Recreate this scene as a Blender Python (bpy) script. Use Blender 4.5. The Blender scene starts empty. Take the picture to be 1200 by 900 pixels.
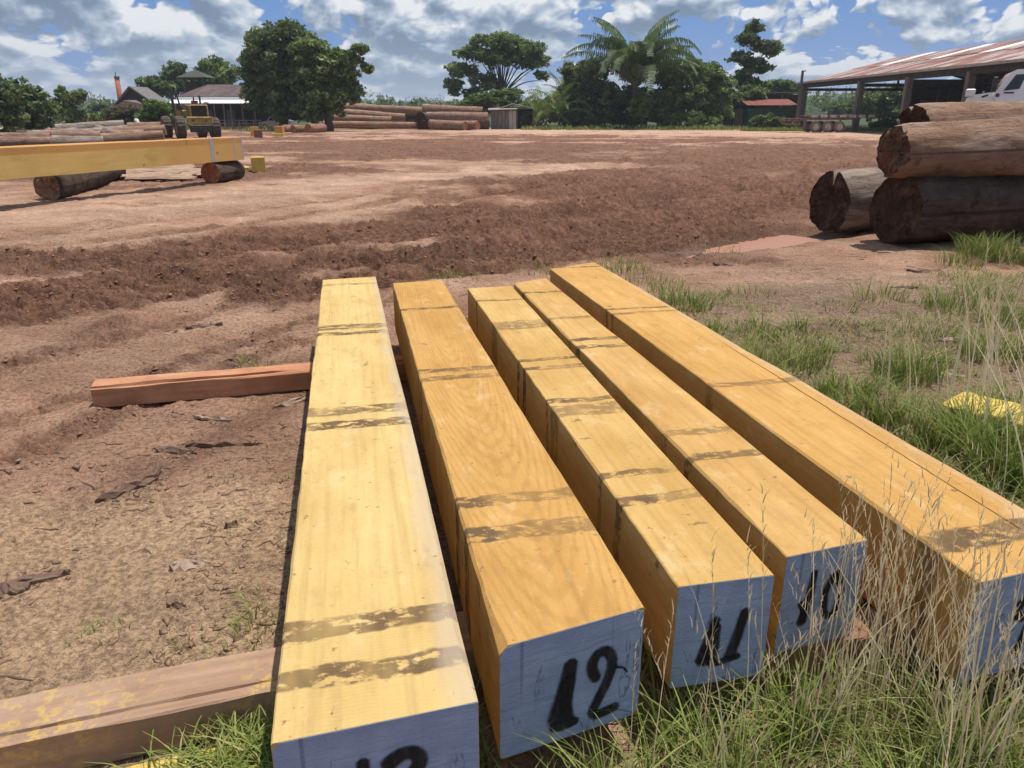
import bpy, math, random
import numpy as np
from mathutils import Vector, Matrix

# ------------------------------------------------------------------ camera, sky, sun, exposure
S = bpy.context.scene
COL = S.collection
CAM_H = 1.8
PITCH = math.atan(318 / 900)                 # looking slightly down over the timber
FPX = 900.0                                  # focal length in pixels of a 1200 px wide frame

cam_d = bpy.data.cameras.new('camera')
cam_d.sensor_width = 36.0
cam_d.lens = 36.0 * FPX / 1200.0
cam_d.clip_start = 0.05
cam_d.clip_end = 12000
cam = bpy.data.objects.new('camera', cam_d)
COL.objects.link(cam)
cam.location = (0, 0, CAM_H)
cam.rotation_euler = (math.pi / 2 - PITCH, 0, 0)
S.camera = cam

SUN_AZ = math.radians(55)                    # clockwise from +Y (ahead), so ahead and to the right
SUN_EL = math.radians(75)
SUN_DIR = Vector((math.sin(SUN_AZ) * math.cos(SUN_EL), math.cos(SUN_AZ) * math.cos(SUN_EL), math.sin(SUN_EL)))
sun_d = bpy.data.lights.new('sun', 'SUN')
sun_d.energy = 4.4
sun_d.angle = math.radians(0.6)
sun_d.color = (1.0, 0.94, 0.85)
sun = bpy.data.objects.new('sun', sun_d)
COL.objects.link(sun)
sun.location = (40, 20, 90)
sun.rotation_euler = (-SUN_DIR).to_track_quat('-Z', 'Y').to_euler()

S.view_settings.view_transform = 'Standard'
S.view_settings.look = 'None'
S.view_settings.gamma = 1.0
S.view_settings.use_curve_mapping = False
S.view_settings.exposure = 0.28
S.cycles.use_denoising = True
S.cycles.use_adaptive_sampling = True
S.cycles.adaptive_threshold = 0.02
S.cycles.adaptive_min_samples = 12
S.cycles.max_bounces = 6
S.cycles.diffuse_bounces = 3
S.cycles.glossy_bounces = 2
S.cycles.transmission_bounces = 4
S.cycles.transparent_max_bounces = 12
S.cycles.volume_bounces = 0
S.cycles.sample_clamp_indirect = 4.0


# ------------------------------------------------------------------ node helper
class NB:
    """tiny node-graph writer"""
    def __init__(self, nt):
        self.nt = nt

    def node(self, typ, **props):
        n = self.nt.nodes.new(typ)
        for k, v in props.items():
            setattr(n, k, v)
        return n

    def put(self, sock, v):
        if v is None:
            return
        if isinstance(v, bpy.types.NodeSocket):
            self.nt.links.new(v, sock)
        elif isinstance(v, (tuple, list)) and sock.type == 'RGBA' and len(v) == 3:
            sock.default_value = (*v, 1.0)
        else:
            sock.default_value = v

    def math(self, op, a, b=None, c=None, clamp=False):
        n = self.node('ShaderNodeMath', operation=op, use_clamp=clamp)
        for i, v in enumerate((a, b, c)):
            self.put(n.inputs[i], v)
        return n.outputs[0]

    def add(self, a, b): return self.math('ADD', a, b)
    def sub(self, a, b): return self.math('SUBTRACT', a, b)
    def mul(self, a, b): return self.math('MULTIPLY', a, b)

    def step(self, v, lo, hi, a=0.0, b=1.0, smooth=True):
        n = self.node('ShaderNodeMapRange', interpolation_type='SMOOTHSTEP' if smooth else 'LINEAR', clamp=True)
        for i, x in enumerate((v, lo, hi, a, b)):
            self.put(n.inputs[i], x)
        return n.outputs[0]

    def noise(self, vec, scale=5.0, detail=3.0, rough=0.55, dist=0.0, color=False):
        n = self.node('ShaderNodeTexNoise')
        self.put(n.inputs['Vector'], vec)
        n.inputs['Scale'].default_value = scale
        n.inputs['Detail'].default_value = detail
        n.inputs['Roughness'].default_value = rough
        n.inputs['Distortion'].default_value = dist
        return n.outputs[1 if color else 0]

    def voronoi(self, vec, scale=5.0, feature='F1', out=0):
        n = self.node('ShaderNodeTexVoronoi', feature=feature)
        self.put(n.inputs['Vector'], vec)
        n.inputs['Scale'].default_value = scale
        return n.outputs[out]

    def wave(self, vec, scale=3.0, dist=2.0, detail=2.0, direction='X', kind='BANDS', dscale=1.0):
        n = self.node('ShaderNodeTexWave', wave_type=kind)
        if kind == 'BANDS':
            n.bands_direction = direction
        else:
            n.rings_direction = direction
        self.put(n.inputs['Vector'], vec)
        n.inputs['Scale'].default_value = scale
        n.inputs['Distortion'].default_value = dist
        n.inputs['Detail'].default_value = detail
        n.inputs['Detail Scale'].default_value = dscale
        return n.outputs[1]

    def mix(self, f, a, b, blend='MIX'):
        n = self.node('ShaderNodeMix', data_type='RGBA', blend_type=blend)
        self.put(n.inputs[0], f)
        self.put(n.inputs[6], a)
        self.put(n.inputs[7], b)
        return n.outputs[2]

    def ramp(self, f, stops):
        n = self.node('ShaderNodeValToRGB')
        self.put(n.inputs[0], f)
        e = n.color_ramp.elements
        while len(e) < len(stops):
            e.new(0.5)
        for el, (p, c) in zip(e, stops):
            el.position = p
            el.color = (*c, 1.0)
        return n.outputs[0]

    def scale(self, vec, s):
        n = self.node('ShaderNodeVectorMath', operation='MULTIPLY')
        self.put(n.inputs[0], vec)
        n.inputs[1].default_value = s
        return n.outputs[0]

    def vadd(self, vec, s):
        n = self.node('ShaderNodeVectorMath', operation='ADD')
        self.put(n.inputs[0], vec)
        self.put(n.inputs[1], s)
        return n.outputs[0]

    def sep(self, vec):
        n = self.node('ShaderNodeSeparateXYZ')
        self.put(n.inputs[0], vec)
        return n.outputs[0], n.outputs[1], n.outputs[2]

    def comb(self, x, y, z):
        n = self.node('ShaderNodeCombineXYZ')
        for i, v in enumerate((x, y, z)):
            self.put(n.inputs[i], v)
        return n.outputs[0]

    def coord(self, kind='Object'):
        return self.node('ShaderNodeTexCoord').outputs[kind]

    def pos(self):
        return self.node('ShaderNodeNewGeometry').outputs['Position']

    def attr(self, name, out='Fac'):
        return self.node('ShaderNodeAttribute', attribute_name=name).outputs[out]

    def rnd(self):
        return self.node('ShaderNodeObjectInfo').outputs['Random']

    def bump(self, h, strength=0.5, dist=0.01, normal=None):
        n = self.node('ShaderNodeBump')
        n.inputs['Strength'].default_value = strength
        n.inputs['Distance'].default_value = dist
        self.put(n.inputs['Height'], h)
        self.put(n.inputs['Normal'], normal)
        return n.outputs[0]

    def bsdf(self, color, rough=0.8, normal=None, spec=0.3, metal=0.0, **kw):
        n = self.node('ShaderNodeBsdfPrincipled')
        self.put(n.inputs['Base Color'], color)
        self.put(n.inputs['Roughness'], rough)
        self.put(n.inputs['Specular IOR Level'], spec)
        self.put(n.inputs['Metallic'], metal)
        self.put(n.inputs['Normal'], normal)
        for k, v in kw.items():
            self.put(n.inputs[k], v)
        return n.outputs[0]


MATS = {}


def material(name, build, *args, **kw):
    if name in MATS:
        return MATS[name]
    m = bpy.data.materials.new(name)
    m.use_nodes = True
    m.node_tree.nodes.clear()
    b = NB(m.node_tree)
    out = b.node('ShaderNodeOutputMaterial')
    sh = build(b, *args, **kw)
    m.node_tree.links.new(sh, out.inputs['Surface'])
    MATS[name] = m
    return m


# ------------------------------------------------------------------ sky: Nishita plus cumulus
def build_world():
    w = bpy.data.worlds.new('World')
    S.world = w
    w.use_nodes = True
    nt = w.node_tree
    nt.nodes.clear()
    b = NB(nt)
    sky = b.node('ShaderNodeTexSky', sky_type='NISHITA')
    sky.sun_disc = False
    sky.sun_elevation = SUN_EL
    sky.sun_rotation = SUN_AZ
    sky.altitude = 100
    sky.air_density = 1.0
    sky.dust_density = 0.6
    sky.ozone_density = 1.6
    d = b.coord('Generated')
    x, y, z = b.sep(d)
    zc = b.math('MAXIMUM', z, 0.0)
    # rows of cumulus get tighter towards the horizon
    row = b.add(b.math('LOGARITHM', b.add(zc, 0.06), 2.718), b.mul(b.mul(zc, zc), 3.0))
    az = b.math('ARCTAN2', x, y)
    p = b.comb(b.mul(az, 1.0), b.mul(row, 0.20), 0.0)

    def puffs(off):
        q = b.vadd(p, off)
        ln = b.node('ShaderNodeTexNoise', noise_dimensions='2D')
        b.put(ln.inputs['Vector'], b.scale(q, (1.0, 1.25, 1.0)))
        ln.inputs['Scale'].default_value = 7.0
        ln.inputs['Detail'].default_value = 4.0
        ln.inputs['Roughness'].default_value = 0.5
        low, warp = ln.outputs[0], ln.outputs[1]
        vn = b.node('ShaderNodeTexVoronoi', feature='F1', voronoi_dimensions='2D')
        b.put(vn.inputs['Vector'], b.vadd(b.scale(q, (1.0, 1.15, 1.0)), b.scale(warp, (0.09, 0.09, 0.0))))
        vn.inputs['Scale'].default_value = 15.0
        vn.inputs['Detail'].default_value = 3.0
        vn.inputs['Roughness'].default_value = 0.6
        vn.inputs['Lacunarity'].default_value = 2.2
        return low, b.sub(low, b.mul(b.sub(vn.outputs[0], 0.40), 0.24))
    l0, d0 = puffs((3.17, 7.40, 0.0))
    l1, d1 = puffs((3.174, 7.418, 0.0))
    # the cloud cover is thicker to the left of the yard, broken to the right
    cover = b.step(x, -0.12, 0.22, 0.25, 0.14)
    dens = b.add(d0, cover)
    mask = b.step(dens, 0.490, 0.545)
    top = b.mul(b.sub(d0, d1), 3.4)
    body = b.mul(b.sub(l0, l1), 3.4)
    thick = b.step(dens, 0.58, 0.82, 0.0, 0.40)
    lit = b.sub(b.add(b.add(top, body), 0.56), thick)
    cloud = b.ramp(lit, [(0.0, (1.55, 2.3, 3.5)), (0.3, (2.7, 3.6, 4.9)), (0.65, (5.2, 6.1, 7.1)), (0.97, (9.0, 9.2, 9.3))])
    # air in front of the low clouds
    low = b.step(zc, 0.0, 0.10, 0.35, 0.0)
    cloud = b.mix(low, cloud, (4.0, 5.0, 6.2))
    blue = b.mix(0.85, sky.outputs[0], (0.75, 2.4, 6.3))
    col = b.mix(mask, blue, cloud)
    bg = b.node('ShaderNodeBackground')
    bg.inputs['Strength'].default_value = 0.08
    b.put(bg.inputs['Color'], col)
    out = b.node('ShaderNodeOutputWorld')
    nt.links.new(bg.outputs[0], out.inputs['Surface'])
    w.cycles.sampling_method = 'MANUAL'
    w.cycles.sample_map_resolution = 512


build_world()


# ------------------------------------------------------------------ geometry helpers
rng = np.random.default_rng(11)
random.seed(11)


def ray(px, py):
    u, v = (px - 600) / FPX, (450 - py) / FPX
    c, s = math.cos(PITCH), math.sin(PITCH)
    return np.array([u, c + v * s, -s + v * c])


def at(px, py, z=0.0):
    """point of the place at height z seen along this line of sight"""
    d = ray(px, py)
    return np.array([0, 0, CAM_H]) + d * ((z - CAM_H) / d[2])


def atY(px, py, Y):
    """point of the place at distance Y seen along this line of sight"""
    d = ray(px, py)
    return np.array([0, 0, CAM_H]) + d * (Y / d[1])


def hash3(ix, iy, iz, seed):
    h = (ix * 374761393 + iy * 668265263 + iz * 2147483647 + seed * 974634777) & 0xFFFFFFFF
    h = ((h ^ (h >> 13)) * 1274126177) & 0xFFFFFFFF
    h = ((h ^ (h >> 16)) * 2246822519) & 0xFFFFFFFF
    return ((h ^ (h >> 15)) & 0xFFFFFF) / float(0xFFFFFF)


def vnoise(x, y, z=None, seed=0):
    x = np.asarray(x, float)
    y = np.asarray(y, float)
    if z is None:
        ix, iy = np.floor(x).astype(np.int64), np.floor(y).astype(np.int64)
        fx, fy = x - ix, y - iy
        fx, fy = fx * fx * (3 - 2 * fx), fy * fy * (3 - 2 * fy)
        g = lambda a, c: hash3(ix + a, iy + c, 0, seed)
        lo = g(0, 0) * (1 - fx) + g(1, 0) * fx
        hi = g(0, 1) * (1 - fx) + g(1, 1) * fx
        return lo * (1 - fy) + hi * fy
    z = np.zeros_like(x) if z is None else np.asarray(z, float)
    ix, iy, iz = np.floor(x).astype(np.int64), np.floor(y).astype(np.int64), np.floor(z).astype(np.int64)
    fx, fy, fz = x - ix, y - iy, z - iz
    fx, fy, fz = fx * fx * (3 - 2 * fx), fy * fy * (3 - 2 * fy), fz * fz * (3 - 2 * fz)
    r = 0
    for a in (0, 1):
        for c in (0, 1):
            for e in (0, 1):
                wgt = (fx if a else 1 - fx) * (fy if c else 1 - fy) * (fz if e else 1 - fz)
                r = r + wgt * hash3(ix + a, iy + c, iz + e, seed)
    return r


def fbm(x, y, z=None, octs=4, gain=0.5, seed=0):
    t, a, s = 0, 1.0, 0.0
    for o in range(octs):
        k = 2.03 ** o
        t = t + a * vnoise(x * k + o * 17.3, y * k + o * 5.1, None if z is None else z * k, seed + o)
        s += a
        a *= gain
    return t / s


ORG = {}


class MB:
    """collects vertices and faces in world (or local) coordinates"""
    def __init__(self):
        self.v, self.f, self.m, self.n = [], [], [], 0

    def add(self, verts, faces, mi=0):
        verts = np.asarray(verts, float).reshape(-1, 3)
        o = self.n
        self.v.append(verts)
        self.f.extend([tuple(int(i) + o for i in f) for f in faces])
        self.m.extend([mi] * len(faces))
        self.n += len(verts)
        return o

    def box(self, c, size, rot=None, mi=0, bevel=0.0):
        hx, hy, hz = np.array(size) / 2
        if bevel:
            e = bevel
            pts, F = [], []
            import itertools
            idx = {}
            for sx, sy, sz in itertools.product((-1, 1), repeat=3):
                for ax in range(3):
                    p = [sx * (hx - e), sy * (hy - e), sz * (hz - e)]
                    p[ax] = (sx * hx, sy * hy, sz * hz)[ax]
                    idx[(sx, sy, sz, ax)] = len(pts)
                    pts.append(p)
            for ax in range(3):
                o = [k for k in range(3) if k != ax]
                for s in (-1, 1):
                    q = []
                    for a_, b_ in ((-1, -1), (1, -1), (1, 1), (-1, 1)):
                        k = [0, 0, 0]
                        k[ax], k[o[0]], k[o[1]] = s, a_, b_
                        q.append(idx[(*k, ax)])
                    F.append(q)
            for ax in range(3):                      # edge chamfers along axis ax
                o = [k for k in range(3) if k != ax]
                for a_ in (-1, 1):
                    for b_ in (-1, 1):
                        q = []
                        for s, fa in ((-1, o[0]), (1, o[0]), (1, o[1]), (-1, o[1])):
                            k = [0, 0, 0]
                            k[ax], k[o[0]], k[o[1]] = s, a_, b_
                            q.append(idx[(*k, fa)])
                        F.append(q)
            for s in itertools.product((-1, 1), repeat=3):
                F.append([idx[(*s, 0)], idx[(*s, 1)], idx[(*s, 2)]])
            pts = np.array(pts)
            F2 = []
            for q in F:                              # outward winding
                P = pts[q]
                nn = np.cross(P[1] - P[0], P[2] - P[0])
                F2.append(q if nn @ P.mean(0) > 0 else q[::-1])
            F = F2
        else:
            pts = np.array([[x, y, z] for x in (-hx, hx) for y in (-hy, hy) for z in (-hz, hz)])
            F = [(0, 1, 3, 2), (4, 6, 7, 5), (0, 4, 5, 1), (2, 3, 7, 6), (0, 2, 6, 4), (1, 5, 7, 3)]
        if rot is not None:
            pts = pts @ np.array(rot).T
        self.add(pts + np.array(c), F, mi)
        return self

    def bar(self, a, b, w, h, mi=0, up=(0, 0, 1), bevel=0.0):
        """rectangular bar from a to b, w across, h along up"""
        a, b = np.array(a, float), np.array(b, float)
        d = b - a
        L = np.linalg.norm(d)
        d /= L
        s = np.cross(d, up)
        if np.linalg.norm(s) < 1e-6:
            s = np.cross(d, (1, 0, 0))
        s /= np.linalg.norm(s)
        u = np.cross(s, d)
        return self.box((a + b) / 2, (w, L, h), np.stack([s, d, u], 1), mi, bevel)

    def tube(self, pts, rad, n=8, mi=0, caps=True):
        pts = np.array(pts, float)
        k = len(pts)
        rad = np.broadcast_to(np.array(rad, float), (k,))
        tang = np.gradient(pts, axis=0)
        tang /= np.linalg.norm(tang, axis=1)[:, None] + 1e-9
        ref = np.array([0, 0, 1.0]) if abs(tang[0][2]) < 0.9 else np.array([1.0, 0, 0])
        V = []
        for i in range(k):
            s = np.cross(tang[i], ref)
            s /= np.linalg.norm(s) + 1e-9
            u = np.cross(s, tang[i])
            th = np.arange(n) * 2 * math.pi / n
            V.append(pts[i] + rad[i] * (np.cos(th)[:, None] * s + np.sin(th)[:, None] * u))
        F = []
        for i in range(k - 1):
            for j in range(n):
                j2 = (j + 1) % n
                F.append((i * n + j, i * n + j2, (i + 1) * n + j2, (i + 1) * n + j))
        if caps:
            F.append(tuple(range(n))[::-1])
            F.append(tuple((k - 1) * n + j for j in range(n)))
        F = [f[::-1] for f in F]
        self.add(np.concatenate(V), F, mi)
        return self

    def sheet(self, pts, thick, mi=0):
        """extrude a planar polygon by thick along its normal (both sides)"""
        P = np.array(pts, float)
        nn = np.cross(P[1] - P[0], P[2] - P[0])
        nn /= np.linalg.norm(nn)
        n = len(P)
        V = np.concatenate([P + nn * thick / 2, P - nn * thick / 2])
        F = [tuple(range(n)), tuple(range(2 * n - 1, n - 1, -1))]
        for i in range(n):
            j = (i + 1) % n
            F.append((i, i + n, j + n, j))
        self.add(V, F, mi)
        return self

    def build(self, name, mats, parent=None, smooth=False, local=False, attrs=None):
        V = np.concatenate(self.v) if self.v else np.zeros((0, 3))
        if parent is not None and not local:
            V = V - ORG.get(parent.name, np.zeros(3))
        return mesh_obj(name, V, self.f, mats, parent, smooth, attrs, self.m)


def mesh_obj(name, V, F, mats, parent=None, smooth=False, attrs=None, mi=None):
    me = bpy.data.meshes.new(name)
    if isinstance(F, np.ndarray):
        k = F.shape[1]
        me.vertices.add(len(V))
        me.vertices.foreach_set('co', np.ascontiguousarray(V, np.float32).ravel())
        me.loops.add(F.size)
        me.loops.foreach_set('vertex_index', np.ascontiguousarray(F, np.int32).ravel())
        me.polygons.add(len(F))
        me.polygons.foreach_set('loop_start', np.arange(0, F.size, k, dtype=np.int32))
        me.update(calc_edges=True)
    else:
        me.from_pydata([tuple(p) for p in V], [], F)
    if not isinstance(mats, (list, tuple)):
        mats = [mats]
    for m in mats:
        me.materials.append(m)
    if mi is not None and len(mats) > 1:
        me.polygons.foreach_set('material_index', np.array(mi, np.int32))
    if smooth:
        me.polygons.foreach_set('use_smooth', np.ones(len(me.polygons), bool))
    for an, (dom, typ, arr) in (attrs or {}).items():
        a = me.attributes.new(an, typ, dom)
        key = {'FLOAT': 'value', 'FLOAT_COLOR': 'color', 'FLOAT_VECTOR': 'vector'}[typ]
        a.data.foreach_set(key, np.ascontiguousarray(arr, np.float32).ravel())
    me.validate()
    o = bpy.data.objects.new(name, me)
    COL.objects.link(o)
    if parent is not None:
        o.parent = parent
    return o


def thing(name, label, cat, loc=(0, 0, 0), rotz=0.0, group=None):
    o = bpy.data.objects.new(name, None)
    COL.objects.link(o)
    o.empty_display_size = 0.3
    o.location = tuple(float(c) for c in loc)
    o.rotation_euler = (0, 0, rotz)
    ORG[o.name] = np.array(loc, float)
    return tag(o, label, cat, group)


def tag(o, label=None, cat=None, group=None, kind=None):
    if label:
        o['label'] = label
    if cat:
        o['category'] = cat
    if group:
        o['group'] = group
    if kind:
        o['kind'] = kind
    return o
# ------------------------------------------------------------------ ground
def polyline_dist(X, Y, pts):
    """distance to, arc length along and signed side of a polyline"""
    best = np.full(X.shape, 1e9)
    arc = np.zeros(X.shape)
    side = np.zeros(X.shape)
    s0 = 0.0
    for (ax, ay), (bx, by) in zip(pts[:-1], pts[1:]):
        dx, dy = bx - ax, by - ay
        L = math.hypot(dx, dy)
        t = np.clip(((X - ax) * dx + (Y - ay) * dy) / (L * L), 0, 1)
        ex, ey = X - (ax + t * dx), Y - (ay + t * dy)
        d = np.hypot(ex, ey)
        m = d < best
        best = np.where(m, d, best)
        arc = np.where(m, s0 + t * L, arc)
        side = np.where(m, np.sign(dx * ey - dy * ex), side)
        s0 += L
    return best, arc, side


def sm(v, a, b):
    t = np.clip((v - a) / (b - a), 0, 1)
    return t * t * (3 - 2 * t)


def gp(*pix):
    return [tuple(at(px, py)[:2]) for px, py in pix]


TRACK_A = gp((-160, 318), (60, 306), (200, 296), (330, 282), (450, 268), (560, 258), (700, 240), (840, 222), (960, 204))
TRACK_B = gp((-160, 372), (60, 350), (180, 340), (300, 325), (400, 304), (500, 296), (620, 288), (760, 268), (900, 240), (1000, 218))
TRACK_C = gp((330, 345), (470, 322), (620, 305), (760, 288), (880, 262), (945, 246))
TRACK_D = gp((-120, 500), (40, 452), (180, 408), (300, 372), (420, 345))
TRACK_E = gp((-140, 640), (0, 585), (120, 528), (250, 470), (350, 420))
TRACK_F = gp((-160, 300), (100, 276), (300, 252), (480, 226), (650, 205), (860, 176))
TRACK_G = gp((430, 300), (560, 280), (700, 262), (860, 232), (1010, 200), (1100, 184))
TRACK_H = gp((560, 240), (700, 218), (820, 200), (960, 182), (1080, 170))
SAND = gp((-200, 268), (0, 250), (150, 240), (300, 226), (430, 208), (560, 204), (690, 186), (800, 172))
SAND2 = gp((640, 154), (800, 156), (950, 156), (1060, 158))
SAND3 = gp((950, 330), (1010, 345), (1080, 330))
PUD = gp((795, 296), (850, 287), (900, 279), (945, 271))
CHURN = [((700, 252), 5.2, 2.4), ((800, 215), 8.0, 6.0), ((600, 176), 15.0, 11.0), ((900, 182), 15.0, 15.0), ((420, 172), 15.0, 9.5), ((560, 275), 2.8, 1.6), ((900, 235), 4.4, 3.4), ((740, 180), 9.0, 10.0)]


def soil(X, Y):
    """height and soil mix (mud, sawdust, sand, moss) at world points"""
    wob = (fbm(X * 0.5, Y * 0.5, octs=4, seed=3) - 0.5)
    mud = np.zeros(X.shape)
    for pl, wd in ((TRACK_A, 1.25), (TRACK_B, 0.95), (TRACK_C, 0.8)):
        d, _, _ = polyline_dist(X, Y, pl)
        mud = np.maximum(mud, 1 - sm(d + wob * 1.6, wd * 0.55, wd * 1.25))
    for (px, py), rx, ry in CHURN:
        c = at(px, py)
        d = np.hypot((X - c[0]) / rx, (Y - c[1]) / ry)
        mud = np.maximum(mud, (1 - sm(d + wob * 0.9, 0.6, 1.1)))
    ds, _, _ = polyline_dist(X, Y, SAND)
    wid = 1.2 + 0.055 * np.hypot(X, Y)
    sand = 1 - sm(ds + wob * 2.2, wid * 0.5, wid * 1.2)
    d2, _, _ = polyline_dist(X, Y, SAND2)
    sand = np.maximum(sand, 1 - sm(d2 + wob * 6, 5, 13))
    d3, _, _ = polyline_dist(X, Y, SAND3)
    sand = np.maximum(sand, 0.75 * (1 - sm(d3 + wob * 1.5, 0.4, 1.4)))
    patch = sm(fbm(X * 0.33 + 40, Y * 0.33 - 9, octs=3, seed=9), 0.55, 0.72)
    sand = np.maximum(sand, patch * 0.7)
    for pl in (TRACK_D, TRACK_E, TRACK_F):
        d, _, _ = polyline_dist(X, Y, pl)
        mud = np.maximum(mud, 0.55 * np.exp(-((d - 0.55 + wob * 0.5) / 0.22) ** 2))
    patchy = sm(fbm(X * 0.11 + 9, Y * 0.22, octs=4, gain=0.6, seed=23), 0.40, 0.56) * sm(Y, 17, 26) * (1 - 0.8 * sm(Y, 72, 84))
    mud = np.maximum(mud, patchy * (1 - 0.6 * sand))
    mud = np.maximum(mud, 0.55 * sm(fbm(X * 0.45 + 2, Y * 0.6, octs=4, gain=0.6, seed=27), 0.5, 0.68) * sm(Y, 3.5, 6))
    mud = mud * (1 - 0.45 * sand * sm(fbm(X * 0.9, Y * 0.9, octs=3, seed=21), 0.38, 0.6))
    c1 = at(120, 690)
    saw = 1 - sm(np.hypot((X - c1[0]) / 1.9, (Y - c1[1]) / 1.3) + wob * 0.8, 0.55, 1.2)
    moss = sm(X - 0.10 * Y, 0.2, 1.2) * (1 - sm(Y - 0.18 * X, 7.0, 9.6))
    # height
    far = 1 - sm(np.hypot(X, Y), 60, 120)
    h = (fbm(X * 0.16, Y * 0.16, octs=3, seed=5) - 0.5) * 0.10 * sm(np.hypot(X, Y), 7, 20) * far
    h += (fbm(X * 1.3, Y * 1.3, octs=4, seed=6) - 0.5) * 0.07 * far * sm(np.hypot(X, Y), 2, 6)
    h += (fbm(X * 7, Y * 7, octs=4, gain=0.65, seed=7) - 0.5) * 0.042 * far
    U, W = X * 0.94 + Y * 0.34, -X * 0.34 + Y * 0.94          # along and across the haul tracks
    rough = fbm(U * 1.7, W * 3.4, octs=5, gain=0.68, seed=8)
    r2 = np.clip((rough - 0.5) * 2.4 + 0.5, 0, 1)
    ridg = 1 - np.abs(2 * r2 - 1)
    crumb = np.abs(np.clip((fbm(U * 3.6 + 1, W * 5.6, octs=4, gain=0.68, seed=15) - 0.5) * 4.4, -1, 1))
    dist = np.hypot(X, Y)
    big = fbm(X * 0.8 + 3, Y * 0.8, octs=4, gain=0.6, seed=14)
    h += mud * ((ridg - 0.5) * 0.07 * far + (r2 - 0.5) * 0.05 * far + (0.4 - crumb) * 0.10 * far + (big - 0.5) * 0.13 * sm(dist, 9, 18) * far)
    for pl, gauge, depth, wid_ in ((TRACK_A, 0.62, 0.13, 0.30), (TRACK_B, 0.34, 0.11, 0.24), (TRACK_C, 0.25, 0.10, 0.22), (TRACK_D, 0.5, 0.05, 0.20), (TRACK_E, 0.45, 0.03, 0.20), (TRACK_F, 0.8, 0.10, 0.32), (TRACK_G, 0.8, 0.16, 0.34), (TRACK_H, 0.85, 0.18, 0.36)):
        d, s, sd = polyline_dist(X, Y, pl)
        off = np.abs(d - gauge + wob * 0.18)
        rut = np.exp(-(off / wid_) ** 2)
        berm = np.exp(-((off - wid_ * 1.9) / (wid_ * 0.55)) ** 2)
        lug = 0.5 + 0.5 * np.sin((s + (d - gauge) * sd * 0.9) * 2 * math.pi / 0.30)
        h += -depth * rut + depth * 0.36 * berm * (0.4 + rough) + rut * depth * 0.85 * (lug ** 2) * (0.6 + 0.8 * big)
    dp, sp, _ = polyline_dist(X, Y, PUD)
    # level pads under the stacked timber and the nearby logs
    pad = (1 - sm(np.hypot((X - 0.2) / 2.6, (Y - 3.6) / 3.6), 0.75, 1.05))
    h = h * (1 - 0.85 * pad) - 0.012 * pad
    h += ((fbm(X * 9 + 5, Y * 9, octs=4, gain=0.7, seed=17) - 0.5) * 0.024 + (ridg - 0.5) * 0.010 * (1 - saw)) * (1 - sm(dist, 14, 30))
    pad2 = (1 - sm(np.hypot((X - 9) / 5.0, (Y - 13.4) / 3.2), 0.8, 1.05))
    h = h * (1 - 0.85 * pad2)
    pk = np.exp(-(np.maximum(dp + wob * 0.9, 0) / (0.30 + 0.20 * np.clip(sp / 2.0, 0, 1))) ** 4)
    h = h * (1 - 0.8 * pk) - 0.15 * pk
    wet = np.exp(-((dp + wob * 0.2) / 0.62) ** 2)
    return h, mud, saw, sand, moss, wet


def ground_z(x, y):
    return float(soil(np.array([float(x)]), np.array([float(y)]))[0][0])


GRID = {}


def mesh_z(P2):
    """height of the ground sheet itself at points (n, 2)"""
    r_, a_ = np.hypot(P2[:, 0], P2[:, 1]), np.arctan2(P2[:, 0], P2[:, 1])
    gr, ga, h = GRID['r'], GRID['ang'], GRID['h']
    i = np.clip(np.searchsorted(gr, r_) - 1, 0, len(gr) - 2)
    j = np.clip(np.searchsorted(ga, a_) - 1, 0, len(ga) - 2)
    u = np.clip((r_ - gr[i]) / (gr[i + 1] - gr[i]), 0, 1)
    v = np.clip((a_ - ga[j]) / (ga[j + 1] - ga[j]), 0, 1)
    return (h[i, j] * (1 - u) + h[i + 1, j] * u) * (1 - v) + (h[i, j + 1] * (1 - u) + h[i + 1, j + 1] * u) * v


def build_ground():
    ang = np.concatenate([np.linspace(-180, -54, 22)[:-1], np.linspace(-54, 54, 780), np.linspace(54, 180, 22)[1:]])
    ang = np.radians(ang)
    r = [0.25]
    while r[-1] < 130:
        k = 0.0075 if 1.2 < r[-1] < 6 else 0.0046 if 6 <= r[-1] < 22 else 0.0085 if 22 <= r[-1] < 60 else 0.03
        r.append(r[-1] * (1 + k))
    r += [180, 260, 400, 700, 1200, 2200, 4200, 7000]
    r = np.array(r)
    R, A = np.meshgrid(r, ang, indexing='ij')
    X, Y = R * np.sin(A), R * np.cos(A)
    h, mud, saw, sand, moss, wet = soil(X, Y)
    GRID.update(r=r, ang=ang, h=h)
    V = np.stack([X, Y, h], -1).reshape(-1, 3)
    nr, na = R.shape
    i, j = np.meshgrid(np.arange(nr - 1), np.arange(na - 1), indexing='ij')
    a = (i * na + j).ravel()
    F = np.stack([a, a + 1, a + na + 1, a + na], -1)[:, ::-1]
    c = np.stack([mud, saw, sand, np.ones_like(mud)], -1)
    c2 = np.stack([moss, wet, sm(Y + 3 * (mud - .5), 100, 106) + 0 * mud, np.ones_like(mud)], -1)
    o = mesh_obj('ground', V, F, material('soil', mat_soil), smooth=True,
                 attrs={'soil_a': ('POINT', 'FLOAT_COLOR', c.reshape(-1, 4)), 'soil_b': ('POINT', 'FLOAT_COLOR', c2.reshape(-1, 4))})
    tag(o, kind='structure')


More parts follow.
